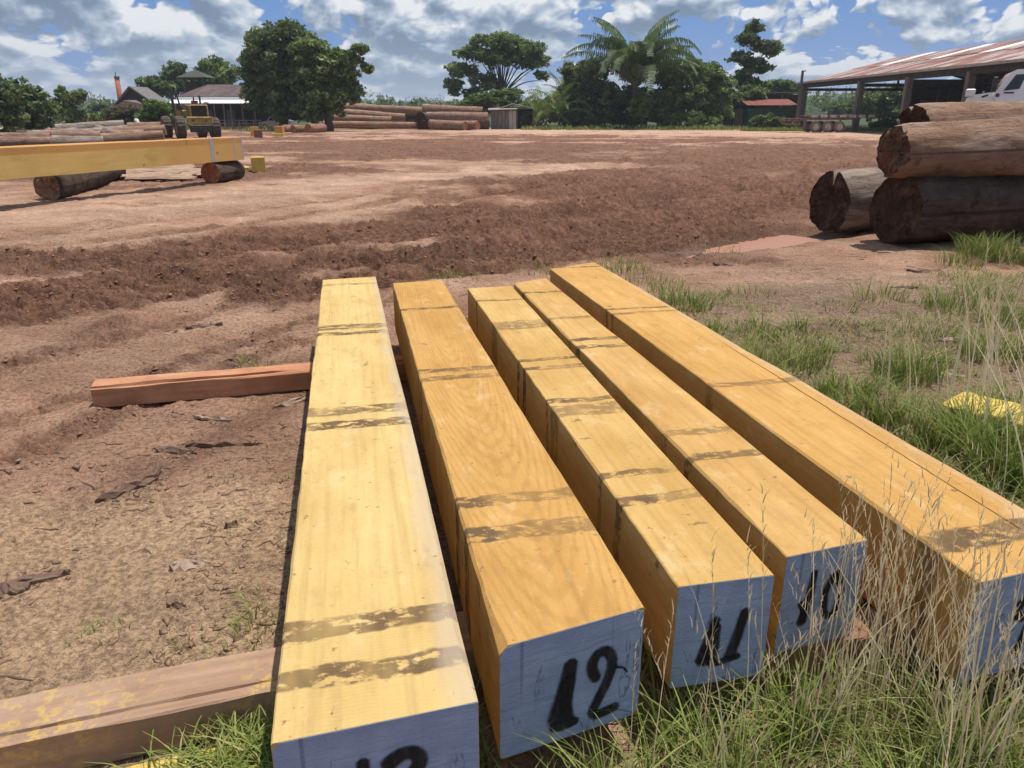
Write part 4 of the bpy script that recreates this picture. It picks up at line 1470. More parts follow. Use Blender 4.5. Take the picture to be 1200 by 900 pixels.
# thicket round the big palm
T('dense dark-green thicket left of the big palm', 690, 99, 78, [(690, 100, 26, 24), (672, 118, 22, 20), (705, 118, 24, 24), (686, 136, 34, 12), (668, 92, 12, 12)], .19, LEAF_DARK, 15, clump=.085, group='trees along the far edge of the yard', dens=1.2)
T('broad bright-leaved tree right of the big palm', 806, 98, 78, [(790, 98, 26, 22), (818, 96, 26, 20), (835, 112, 20, 22), (800, 120, 40, 20), (776, 122, 20, 18), (838, 132, 20, 14), (805, 138, 44, 9)], .19, LEAF_MID, 16, clump=.08, group='trees along the far edge of the yard', dens=1.2)
T('small pale sapling bush in front of the big palm trunk', 752, 95, 112, [(752, 122, 13, 10), (746, 132, 12, 8)], .16, LEAF_MID, 17, clump=.12, name='bush', cat='bush', group='bushes along the far edge of the yard')
T('tall slender tree with tiered crown left of the red-roofed hut', 874, 104, 36, [(874, 46, 11, 8), (868, 58, 14, 8), (888, 64, 14, 6), (896, 70, 10, 4), (862, 76, 12, 7), (880, 82, 14, 6), (866, 92, 14, 7), (888, 88, 10, 4), (872, 102, 14, 7)], .2, LEAF_DARK, 18, clump=.055, trunk_r=.16, fork=.5, gap=.15)
T('dark bushy tree at the foot of the tall slender tree', 868, 100, 108, [(862, 118, 16, 10), (880, 112, 14, 9), (870, 132, 16, 12)], .2, LEAF_DARK, 19, clump=.12)
T('green tree behind the red-roofed hut', 908, 122, 94, [(902, 106, 18, 9), (920, 108, 14, 8), (890, 112, 14, 8)], .25, LEAF_MID, 20, clump=.10)
T('dark tree seen through the open shed', 1030, 118, 104, [(1022, 122, 22, 14), (1042, 118, 18, 14), (1032, 132, 28, 10)], .25, LEAF_DARK, 21, clump=.11)
T('lower hazy tree seen through the left bay of the shed', 985, 170, 118, [(980, 128, 16, 8), (994, 126, 12, 8)], .35, LEAF_MID, 22, clump=.13)
T('leafy shrub in front of the red-roofed hut', 898, 90, 132, [(890, 142, 9, 7), (904, 141, 10, 7), (918, 144, 10, 6)], .14, LEAF_DARK, 23, clump=.16, name='bush', cat='bush', group='bushes along the far edge of the yard')
T('bright weedy shrub right of the trailer under the shed roof', 1042, 86, 135, [(1040, 145, 13, 6), (1030, 147, 10, 5)], .14, LEAF_BRIGHT, 24, clump=.18, name='bush', cat='bush', group='bushes along the far edge of the yard')
T('green shrub at the far left edge before the dark trees', -2, 50, 150, [(0, 164, 12, 8)], .12, LEAF_BRIGHT, 25, clump=.18, name='bush', cat='bush', group='bushes by the left log pile')
T('low green shrub between the dark trees and the log pile', 45, 56, 156, [(38, 164, 14, 5), (56, 162, 10, 5)], .12, LEAF_MID, 26, clump=.2, name='bush', cat='bush', group='bushes by the left log pile')


def frond_mesh(V, F, TT, base, az, el, L, droop, leaflet, rg, n=26, hang=0.7, tint=0.5):
    """one pinnate frond: rachis ribbon and leaflets hanging on both sides"""
    s = np.linspace(0, 1, n)
    e = el - droop * s ** 1.5
    step = L / (n - 1)
    hd = np.array([math.sin(az), math.cos(az), 0])
    P = [np.array(base)]
    for q in range(1, n):
        P.append(P[-1] + step * (hd * math.cos(e[q]) + np.array([0, 0, math.sin(e[q])])))
    P = np.array(P)
    side = np.array([math.cos(az), -math.sin(az), 0])
    w = 0.05 * L * 0.25 * (1 - s * .8) + .012
    for q in range(n - 1):
        o = len(V)
        V += [P[q] - side * w[q], P[q] + side * w[q], P[q + 1] + side * w[q + 1], P[q + 1] - side * w[q + 1]]
        F.append((o, o + 1, o + 2, o + 3))
        TT += [min(1, tint + .25)] * 4
    for q in range(3, n):
        tang = P[q] - P[q - 1]
        tang /= np.linalg.norm(tang)
        up = np.cross(side, tang)
        for sg in (-1, 1):
            ll = leaflet * (0.45 + 0.9 * math.sin(math.pi * min(1, .12 + s[q] * .95)) ** .7) * (0.85 + .3 * rg.random())
            out = side * sg * 0.75 + tang * 0.45 + np.array([0, 0, 0.18])
            out /= np.linalg.norm(out)
            m1 = P[q] + out * ll * .5
            m2 = m1 + (out * (1 - hang) + np.array([0, 0, -1]) * hang) * ll * .55
            ww = (0.045 * L * .22 + .018) * 20 / n * (1.7 if n > 30 else 1.0)
            o = len(V)
            V += [P[q] - tang * ww, P[q] + tang * ww, m1 + tang * ww * .9, m1 - tang * ww * .9, m2]
            F += [(o, o + 1, o + 2, o + 3), (o + 3, o + 2, o + 4)]
            TT += [float(np.clip(tint + rg.normal(0, .15), 0, 1))] * 5


def palm(label, px, Y, trunk_h, fronds, L, mat, seed, droop=(1.0, 2.0), el=(0.5, 1.35), leaflet=1.0, trunk_r=.2, group='palms along the far edge of the yard', hang=.7, azs=None, nseg=26):
    rg = np.random.default_rng(seed)
    base = at_base(px, Y)
    t = thing('palm_tree', label, 'palm', base, 0, group)
    mb = MB().tube([base - [0, 0, .1], base + [0.05, 0, trunk_h * .5], base + [0, 0, trunk_h]], [trunk_r * 1.2, trunk_r, trunk_r * .9], 9)
    mb.build('trunk', WOOD, t, True)
    for k in range(fronds):
        f = k / max(1, fronds - 1)
        az = (azs[k] if azs else k * 2.39996) + rg.normal(0, .15)
        e = el[0] + (el[1] - el[0]) * (1 - f) + rg.normal(0, .06)
        V, F, TT = [], [], []
        frond_mesh(V, F, TT, base + [0, 0, trunk_h - .15], az, e, L * (0.85 + .3 * rg.random()), droop[0] + (droop[1] - droop[0]) * rg.random(), leaflet, rg, n=nseg, hang=hang, tint=.3 + .4 * rg.random())
        mesh_obj('frond', np.array(V) - base, F, mat, t, False, {'tint': ('POINT', 'FLOAT', np.array(TT))})


palm('tall palm with long drooping fronds towering over the thicket', 742, 97, 4.6, 44, 9.3, LEAF_PALM, 1, droop=(0.8, 2.4), el=(0.8, 1.55), leaflet=1.7, nseg=40, trunk_r=.32, hang=.8)
palm('young palm with pale arching fronds right of the shack', 630, 97, 1.0, 15, 5.2, LEAF_PALM2, 2, droop=(1.2, 2.4), el=(0.6, 1.45), leaflet=.75, trunk_r=.14)
palm('young palm with yellowish fronds between the shack and the thicket', 655, 96, 1.6, 15, 5.4, LEAF_PALM2, 3, droop=(1.2, 2.4), el=(0.5, 1.45), leaflet=.75, trunk_r=.15)
palm('taller fan of upright fronds behind the young palms', 662, 104, 3.6, 14, 4.2, LEAF_PALM, 4, droop=(0.4, 1.4), el=(0.7, 1.5), leaflet=.7, trunk_r=.16)
palm('small palm closest to the shack roof', 612, 103, 0.8, 12, 4.4, LEAF_PALM2, 5, droop=(1.2, 2.2), el=(0.5, 1.4), leaflet=.7, trunk_r=.12)


T('dark undergrowth between the young palms and the dense thicket', 640, 104, 118, [(628, 132, 18, 12), (650, 128, 16, 14), (668, 136, 16, 10)], .2, LEAF_DARK, 41, clump=.13, name='bush', cat='bush', group='bushes along the far edge of the yard')
T('dark undergrowth behind the trunk of the tall palm', 735, 103, 105, [(722, 124, 16, 18), (742, 120, 18, 20), (756, 132, 18, 12), (730, 138, 26, 9)], .2, LEAF_DARK, 42, clump=.11, name='bush', cat='bush', group='bushes along the far edge of the yard')
T('low dark bushes behind the middle log stacks', 520, 112, 126, [(480, 134, 30, 7), (530, 133, 30, 7), (440, 134, 24, 8)], .22, LEAF_DARK, 43, clump=.16, name='bush', cat='bush', group='bushes along the far edge of the yard')


# ------------------------------------------------------------------ far-off wood along the horizon
def build_far_wood():
    rg = np.random.default_rng(77)
    n = 1300
    az = np.radians(rg.uniform(-44, 46, n))
    r = 230 + 330 * rg.random(n) ** 1.2
    hgt = 1.8 + r * (.008 + .009 * rg.random(n)) * (1 + .35 * (rg.random(n) > .95)) + r * .012 * np.clip((np.degrees(az) - 12) / 10, 0, 1)
    X, Y = r * np.sin(az), r * np.cos(az)
    cs, rs_, ne = [], [], []
    for k in range(n):
        cr = hgt[k] * rg.uniform(.32, .5)
        for q in range(4):
            cs.append(np.array([X[k], Y[k], hgt[k] - cr]) + rg.normal(0, cr * .45, 3))
            rs_.append(cr * rg.uniform(.5, .8))
            ne.append(24)
    V, F, T_ = leaf_cloud(cs, rs_, ne, .55, rg, .8, .5)
    o = mesh_obj('far_wood', V, F, LEAF_DARK, None, False, {'tint': ('POINT', 'FLOAT', T_)})
    tag(o, 'far-off dark wood along the horizon behind the yard', 'wood', kind='stuff')


build_far_wood()
# ------------------------------------------------------------------ buildings and machines
def plain(name, col, rough=0.7, spec=0.3, metal=0.0, var=0.25, scale=3.0, streak=None):
    def f(b):
        p = b.coord('Object')
        v = b.scale(p, streak) if streak else p
        n = b.noise(v, scale, 4, 0.65)
        c = b.mix(b.step(n, 0.3, 0.72), tuple(x * (1 - var) for x in col), tuple(min(1, x * (1 + var * .6)) for x in col))
        return b.bsdf(c, rough, b.bump(n, 0.2, 0.01), spec, metal)
    return material(name, f)


M_GREYWOOD = plain('grey_post_wood', (0.14, 0.12, 0.105), .9, var=.4, scale=2, streak=(6, 6, .8))
M_DARKWOOD = plain('dark_timber', (0.05, 0.042, 0.037), .9, var=.4)
M_BOARD = plain('weathered_boards', (0.20, 0.18, 0.155), .9, var=.45, scale=2, streak=(7, 7, .8))
M_WHITE = plain('white_paint', (0.78, 0.78, 0.76), .5, var=.08)
M_GLASS = material('dark_glass', lambda b: b.bsdf((0.015, 0.02, 0.025), 0.06, None, 0.6))
M_RUBBER = plain('muddy_rubber', (0.085, 0.062, 0.050), .9, var=.5, scale=5)
M_CATY = plain('worn_yellow_paint', (0.36, 0.235, 0.07), .7, var=.5)
M_STEEL = plain('dark_steel', (0.06, 0.05, 0.045), .6, var=.5)
M_RIM = plain('pale_rim', (0.42, 0.38, 0.32), .6, var=.3)
M_GREENW = plain('green_painted_wall', (0.028, 0.075, 0.050), .8, var=.35)


def mat_rust(b, lo, hi, zinc):
    p = b.coord('Object')
    r = b.rnd()
    off = b.comb(b.mul(r, 30.0), b.mul(r, 17.0), 0.0)
    q = b.vadd(p, off)
    n = b.noise(b.scale(q, (0.25, 1.5, 0.25)), 1.0, 5, 0.68)
    m = b.noise(b.scale(q, (0.5, 0.5, 0.5)), 1.0, 3, 0.6)
    f = b.add(b.add(b.mul(n, 0.55), b.mul(m, 0.45)), b.mul(b.sub(r, 0.5), 0.14))
    col = b.ramp(f, [(0.42, zinc), (0.49, hi), (0.56, lo)])
    return b.bsdf(col, 0.65, b.bump(n, .15, .01), 0.3)


RUST = material('rusty_roof_sheet', mat_rust, (0.165, 0.048, 0.036), (0.25, 0.115, 0.092), (0.37, 0.325, 0.30))
SKYLIGHT = material('pale_roof_panel', lambda b: b.bsdf(b.mix(b.noise(b.coord('Object'), 2, 3), (0.66, 0.62, 0.58), (0.78, 0.75, 0.72)), .5))


def roof_sheet(x0, z0, x1, z1, y0, y1, mat, parent, name='roof_sheet', waves=4, amp=.022, thick=.006, ext=None):
    """corrugated sheet from (x0,z0) at the eave to (x1,z1) at the ridge, between y0 and y1"""
    n = waves * 4 + 1
    ys = np.linspace(y0, y1, n)
    wv = amp * np.sin(np.arange(n) * math.pi / 2)
    V = []
    for (x, z) in ((x0, z0), (x1, z1)):
        for y, k in zip(ys, wv):
            V.append((x, y, z + k))
    V2 = [(x, y, z - thick) for x, y, z in V]
    F = [(k, k + 1, n + k + 1, n + k) for k in range(n - 1)]
    F += [(2 * n + n + k, 2 * n + n + k + 1, 2 * n + k + 1, 2 * n + k) for k in range(n - 1)]
    mb = MB().add(np.array(V + V2), F) if False else None
    o = MB()
    o.add(np.array(V + V2), F)
    return o.build(name, mat, parent)


# ---- open saw shed at the right
def build_shed():
    xe, xr, x2 = 33.6, 44.3, 55.0
    ze, zr = 5.05, 7.75
    y1, y0 = 96.0, 40.0
    t = thing('open_shed', 'long open-sided saw shed with rusty streaked tin roof at the right', 'shed', (xe, y1, 0))
    w = 1.02
    k = 0
    y = y1
    xm, zm = xe + (xr - xe) * .54, ze + (zr - ze) * .54
    while y > y0:
        yb_ = y - w
        lowmat, upmat = RUST, RUST
        upname = 'roof_sheet'
        if k in (7, 8, 17, 18, 25, 26, 33, 34):
            upmat, upname = SKYLIGHT, 'roof_light'
        roof_sheet(xe - .35, ze - .09 + .0, xm + .25, zm + .055, yb_ - .04, y, lowmat, t)
        roof_sheet(xm, zm + .045, xr, zr + .04, yb_ - .04, y, upmat, t, upname)
        roof_sheet(x2 + .35, ze - .09, xr, zr + .04, yb_ - .04, y, RUST, t, waves=2)
        y = yb_
        k += 1
    # eave boards and tie beams
    MB().box((xe - .36, (y0 + y1) / 2, ze - .02), (.05, y1 - y0, .20)).build('fascia_board', plain('pale_fascia', (0.36, 0.32, 0.28), .8), t)
    MB().box((xe, (y0 + y1) / 2, ze - .32), (.25, y1 - y0, .56)).build('eave_beam', M_DARKWOOD, t)
    MB().box((x2, (y0 + y1) / 2, ze - .42), (.25, y1 - y0, .45)).build('eave_beam', M_DARKWOOD, t)
    ys = [94.6, 79.3, 69.8, 60.5, 51.0, 42.0]
    for n_, yy in enumerate(ys):
        for xx in (xe, x2):
            MB().box((xx, yy, 2.3), (.55 if xx == xe else .4, .5, 4.7), bevel=.03).build('post', M_GREYWOOD, t)
        mb = MB().bar((xe, yy, ze - .75), (x2, yy, ze - .75), .2, .3).bar((xe, yy, ze - .4), (xr, yy, zr - .3), .15, .22).bar((x2, yy, ze - .4), (xr, yy, zr - .3), .15, .22).bar((xr, yy, ze - .7), (xr, yy, zr - .3), .18, .18)
        mb.build('roof_truss', M_DARKWOOD, t)
    # boarded far end and east side (the left half of the far end stays open)
    xx = 46.4
    while xx < x2 - .2:
        MB().box((xx + .24, 96.1, 2.55), (.46, .05, 5.1)).build('wall_board', M_DARKWOOD, t)
        xx += .48
    yy = y0
    while yy < 96:
        MB().box((x2 + .25, yy + .5, 2.35), (.05, .98, 4.7)).build('wall_board', M_DARKWOOD, t)
        yy += 1.0
    for (xx, yy) in ((40.2, 62.5), (41.4, 61.0), (42.6, 55)):
        MB().box((xx, yy, ze - .9), (1.2, .12, .12)).build('strip_light_fitting', plain('dull_white_metal', (.55, .55, .53), .5), t)
    # saw bench platform inside
    o = MB().box((40.5, 78, 1.35), (3.0, 9.0, .3)).box((39.4, 75, .6), (.3, .3, 1.2)).box((41.6, 75, .6), (.3, .3, 1.2)).box((39.4, 81, .6), (.3, .3, 1.2)).box((41.6, 81, .6), (.3, .3, 1.2)).box((40.5, 79.5, 2.2), (.9, 1.6, 1.5)).bar((40.0, 77, 1.5), (40.0, 77, 3.9), .15, .15).bar((41.0, 77, 1.5), (41.0, 77, 3.9), .15, .15)
    o = o.build('saw_bench', plain('grimy_machine', (.07, .065, .06), .7, var=.4))
    tag(o, 'dark saw bench with uprights inside the open shed', 'machine')


build_shed()


def wheel(c, r, w, axis, parent, rim=M_RIM, n=24, name='wheel', lugs=0, tyre=None):
    """wheel part: tyre with rounded shoulders, dished rim as sub-part; axis is the axle direction"""
    c, ax = np.array(c, float), np.array(axis, float)
    ax /= np.linalg.norm(ax)
    s = np.cross(ax, (0, 0, 1.0))
    s /= np.linalg.norm(s)
    u = np.cross(s, ax)
    th = np.arange(n) * 2 * math.pi / n
    prof = [(-.42, .55), (-.5, .66), (-.5, .86), (-.40, .97), (-.15, 1.0), (.15, 1.0), (.40, .97), (.5, .86), (.5, .66), (.42, .55)]
    V = []
    for (a, rr) in prof:
        jag = np.where((np.arange(n) % 2 == 0) & (rr > .95), 1.0 + lugs, 1.0)
        V.append(c + ax * a * w + (r * rr * jag)[:, None] * (np.cos(th)[:, None] * s + np.sin(th)[:, None] * u))
    m = len(prof)
    F = [(i * n + j, i * n + (j + 1) % n, (i + 1) * n + (j + 1) % n, (i + 1) * n + j) for i in range(m - 1) for j in range(n)]
    mb = MB()
    mb.add(np.concatenate(V), F)
    ty = mb.build(name, tyre or M_RUBBER, parent, False)
    mb = MB()
    for sg in (-1, 1):
        prof2 = [(.44, .60), (.40, .54), (.22, .48), (.20, .22), (.34, .18), (.34, .0)]
        V = [c + ax * sg * a * w + (r * rr) * (np.cos(th)[:, None] * s + np.sin(th)[:, None] * u) for a, rr in prof2]
        F = [(i * n + j, i * n + (j + 1) % n, (i + 1) * n + (j + 1) % n, (i + 1) * n + j) for i in range(len(prof2) - 1) for j in range(n)]
        mb.add(np.concatenate(V), F)
    ORG_backup = ORG.get(parent.name, np.zeros(3))
    ORG[ty.name] = ORG_backup
    mb.build('rim', rim, ty, True)
    return ty


# ---- flatbed trailer
def build_trailer():
    Y = 77.0
    p = atY(965, 153, Y)
    x0 = p[0]
    t = thing('flatbed_trailer', 'old flatbed trailer with three pale wheels parked before the shed', 'trailer', (x0, Y, 0))
    xl, xr = atY(922, 140, Y)[0], atY(1008, 140, Y)[0]
    zt = 1.52
    for k in range(16):
        xa = xl + 2.0 + (xr - xl - 2.0) * k / 16
        MB().box((xa + (xr - xl - 2) / 32, Y + 1.2, zt), ((xr - xl - 2) / 16 - .03, 2.4, .08)).build('deck_plank', M_BOARD, t)
    MB().box(((xl + xr) / 2 + 1, Y + .35, zt - .22), (xr - xl - 2, .14, .3)).box(((xl + xr) / 2 + 1, Y + 2.0, zt - .22), (xr - xl - 2, .14, .3)).build('chassis', plain('rusty_chassis', (.21, .125, .095), .8, var=.5), t)
    for k in range(7):
        MB().box((xl + 2.6 + k * .9, Y - .03, zt - .03), (.62, .04, .24)).build('marker_plate', plain('faded_plate', (.52, .47, .46), .7, var=.4), t)
    MB().box((xl + 1.0, Y + 1.2, zt - .35), (2.0, 2.0, .22)).box((xl + .55, Y + .1, zt - .75), (1.6, .1, .18)).box((xl + .55, Y + .1, zt - .45), (1.6, .1, .12)).bar((xl + 1.9, Y + .3, .1), (xl + 1.9, Y + .3, zt), .15, .15).build('gooseneck', plain('rusty_chassis', (.11, .065, .05)), t)
    for px in (957, 971, 985):
        x = atY(px, 146, Y)[0]
        wheel((x, Y + .3, .52), .52, .32, (0, 1, 0), t, rim=plain('dusty_rim', (.52, .45, .36), .8), tyre=plain('dusty_tyre', (.22, .175, .135), .9))
        wheel((x, Y + 2.1, .52), .52, .32, (0, 1, 0), t, rim=plain('dusty_rim', (.52, .45, .36)), tyre=plain('dusty_tyre', (.22, .175, .135)))


build_trailer()

# ---- leaning utility pole
pp0, pp1 = atY(934, 140, 88), atY(941, 83, 88)
mb = MB().tube([(pp0[0], 88, -.2), (pp1[0] - .02, 88, pp1[2])], [.19, .13], 10).box((pp1[0] + .12, 88, pp1[2] - .02), (.4, .12, .1))
tag(mb.build('utility_pole', M_GREYWOOD, smooth=False), 'grey wooden pole standing at the left end of the rusty shed', 'pole')


# ---- white truck
def build_truck():
    Y = 32.0
    c0 = atY(1197, 100, Y)
    X = lambda px: (px - 1185) * 0.0352
    Z = lambda py: atY(1180, py, 32.0)[2]
    t = thing('white_truck', 'white truck with short bonnet parked behind the right log stack', 'truck', (c0[0], Y, 0), math.radians(-27))
    ORG[t.name] = np.zeros(3)
    Y = 0.0
    def slab(name, pts, y0, y1, mat, parent=t, org=None):
        P = np.array([(X(px), Z(py)) for px, py in pts])
        n = len(P)
        V = [(x, y0, z) for x, z in P] + [(x, y1, z) for x, z in P]
        F = [tuple(range(n)), tuple(range(2 * n - 1, n - 1, -1))] + [(i, i + n, (i + 1) % n + n, (i + 1) % n) for i in range(n)]
        mb = MB()
        mb.add(V, F)
        o = mb.build(name, mat, parent)
        return o
    wm = plain('truck_white', (.84, .84, .84), .35, .5, var=.06)
    slab('cab', [(1163, 121), (1158, 112), (1170, 86), (1176, 82.5), (1205, 82), (1245, 82), (1252, 90), (1252, 122)], Y - 1.15, Y + 1.15, wm)
    slab('bonnet', [(1134, 122), (1135, 114.5), (1142, 111), (1152, 109), (1163.5, 108), (1164, 122)], Y - 1.0, Y + 1.0, wm)
    slab('bumper', [(1130, 132), (1130, 124), (1166, 124), (1166, 132)], Y - 1.1, Y + 1.1, M_STEEL)
    for yy in (Y - 1.163, Y + 1.151):
        slab('door_window', [(1166.5, 107), (1175.5, 88.5), (1185, 88), (1181, 105)], yy, yy + .012, M_GLASS)
        slab('rear_window', [(1188.5, 105), (1192, 87.5), (1206, 87.5), (1206, 105)], yy, yy + .012, M_GLASS)
    slab('windscreen', [(1159.2, 109.5), (1170.6, 86.4), (1169.9, 86.2), (1158.6, 109.2)], Y - 1.0, Y + 1.0, M_GLASS)
    MB().box((X(1160) - .1, Y - 1.32, Z(99)), (.16, .22, .5), bevel=.03).bar((X(1163), Y - 1.15, Z(94)), (X(1160), Y - 1.3, Z(96)), .03, .03).build('mirror', M_STEEL, t)
    MB().box((X(1136), Y - 1.06, Z(109)), (.34, .1, .3), bevel=.04).bar((X(1139), Y - 1.0, Z(113)), (X(1137), Y - 1.05, Z(110)), .03, .03).build('front_mirror', M_WHITE, t)
    slab('bonnet_vent', [(1147, 113), (1153, 110.8), (1154, 112), (1148.5, 115)], Y - 1.012, Y - 1.0, M_STEEL)
    MB().box((X(1162), Y - 1.17, Z(112)), (.12, .03, .12)).build('side_lamp', M_STEEL, t)
    MB().box((X(1172), Y - 1.162, Z(109.2)), (.34, .025, .05)).build('door_handle', M_STEEL, t)
    slab('chassis', [(1150, 134), (1150, 124), (1330, 124), (1330, 134)], Y - .5, Y + .5, M_STEEL)
    MB().box((X(1292), Y, Z(119)), (2.6, 2.3, .2)).build('load_bed', M_DARKWOOD, t)
    r = .52
    for px in (1150, 1290):
        for s in (-1, 1):
            wheel((X(px), Y + s * .95, r), r, .3, (0, 1, 0), t)


build_truck()


# ---- hut with red roof
def build_hut():
    Y = 96.0
    X = lambda px, y=Y: atY(px, 120, y)[0]
    Z = lambda py, y=Y: atY(900, py, y)[2]
    t = thing('hut', 'low green hut with red-brown tin roof left of the shed', 'hut', (X(905), Y, 0))
    MB().box(((X(878) + X(928)) / 2, Y + 3, 1.15), (X(928) - X(878), 6, 2.3)).build('wall', M_GREENW, t)
    ra = Z(123.5)
    n = 9
    for k in range(n):
        xa = X(874) + (X(934) - X(874)) * k / n
        xb = X(874) + (X(934) - X(874)) * (k + 1) / n - .02
        mb = MB().sheet([(xa, Y - .7, ra), (xb, Y - .7, ra), (xb, Y + 3, Z(116.5, Y + 3)), (xa, Y + 3, Z(116.5, Y + 3))], .05)
        mb.build('roof_sheet', plain('red_tin', (.20, .055, .035), .7, var=.3), t)
        mb = MB().sheet([(xa, Y + 6.7, ra), (xb, Y + 6.7, ra), (xb, Y + 3, Z(116.5, Y + 3)), (xa, Y + 3, Z(116.5, Y + 3))], .05)
        mb.build('roof_sheet', plain('red_tin', (.20, .055, .035)), t)
    MB().box((X(866), Y - .3, 1.1), (.9, .1, 2.2)).build('door', M_DARKWOOD, t)
    Y2 = 106.0
    t2 = thing('lean_to_roof', 'long low lean-to with dark flat roof behind the red-roofed hut', 'shelter', (X(900, Y2), Y2, 0))
    MB().box(((X(855, Y2) + X(945, Y2)) / 2, Y2 + 2, Z(108.5, Y2)), (X(945, Y2) - X(855, Y2), 5, .14)).build('roof', plain('tan_tin', (.24, .19, .16), .8), t2)
    MB().box(((X(855, Y2) + X(945, Y2)) / 2, Y2 + 3, Z(108.5, Y2) / 2 - .1), (X(940, Y2) - X(860, Y2), 3, Z(108.5, Y2) - .2)).build('wall', M_DARKWOOD, t2)
    for px in (858, 915, 943):
        MB().box((X(px, Y2), Y2 - .3, Z(108.5, Y2) / 2), (.16, .16, Z(108.5, Y2) - .1)).build('post', M_GREYWOOD, t2)


build_hut()


# ---- small shack by the log stacks
def build_shack():
    Y = 93.0
    X = lambda px, y=Y: atY(px, 130, y)[0]
    Z = lambda py, y=Y: atY(600, py, y)[2]
    t = thing('shack', 'small grey board shack with lean-to roof right of the log stacks', 'shack', (X(598), Y, 0))
    n = 7
    for k in range(n):
        xa, xb = X(575) + (X(605) - X(575)) * k / n, X(575) + (X(605) - X(575)) * (k + 1) / n
        hgt = Z(129.5)
        MB().box(((xa + xb) / 2, Y, hgt / 2), (xb - xa - .03, .06 + .02 * (k % 2), hgt)).build('wall_board', M_BOARD if k < 5 else plain('pale_board', (.40, .38, .34), .9), t)
    MB().box((X(605), Y + 1.6, 1.0), (.06, 3.2, 2.0)).build('side_wall', M_BOARD, t)
    MB().box((X(600), Y + 3.2, 1.1), (X(625) - X(575), .06, 2.2)).build('back_wall', M_DARKWOOD, t)
    MB().sheet([(X(572), Y - .5, Z(129)), (X(606), Y - .5, Z(128)), (X(606), Y + 1.5, Z(126)), (X(572), Y + 1.5, Z(127))], .07).build('porch_roof', plain('grey_tin', (.30, .25, .23), .6), t)
    MB().sheet([(X(585), Y + .6, Z(127.5)), (X(601), Y + .6, Z(122)), (X(601), Y + 3.6, Z(121)), (X(585), Y + 3.6, Z(126.5))], .08).sheet([(X(601), Y + .6, Z(122)), (X(626), Y + .6, Z(128)), (X(626), Y + 3.6, Z(127)), (X(601), Y + 3.6, Z(121))], .08).build('gable_roof', plain('mossy_tin', (.15, .135, .10), .8), t)
    for px in (606.5, 625):
        MB().box((X(px), Y + .7, Z(128) / 2), (.11, .11, Z(128))).build('post', M_GREYWOOD, t)
    m = thing('motorbike', 'dark motorbike parked under the palms right of the shack', 'motorbike', (X(634), Y + 1, 0))
    x = X(634)
    wheel((x - .62, Y + 1, .31), .31, .11, (0.2, 1, 0), m)
    wheel((x + .62, Y + 1, .31), .31, .11, (0.2, 1, 0), m)
    MB().box((x - .05, Y + 1, .45), (.55, .2, .35), bevel=.05).build('engine', M_STEEL, m)
    MB().box((x + .12, Y + 1, .78), (.5, .24, .22), bevel=.08).build('tank', plain('faded_blue', (.08, .10, .14), .4), m)
    MB().box((x - .4, Y + 1, .80), (.65, .24, .1), bevel=.04).build('seat', M_RUBBER, m)
    MB().bar((x + .42, Y + 1, .95), (x + .64, Y + 1, .3), .06, .06).bar((x + .4, Y + .7, 1.02), (x + .4, Y + 1.3, 1.02), .03, .03).build('fork', M_STEEL, m)
    MB().box((x + .5, Y + 1, .9), (.12, .18, .18), bevel=.03).build('headlamp', M_WHITE, m)


build_shack()


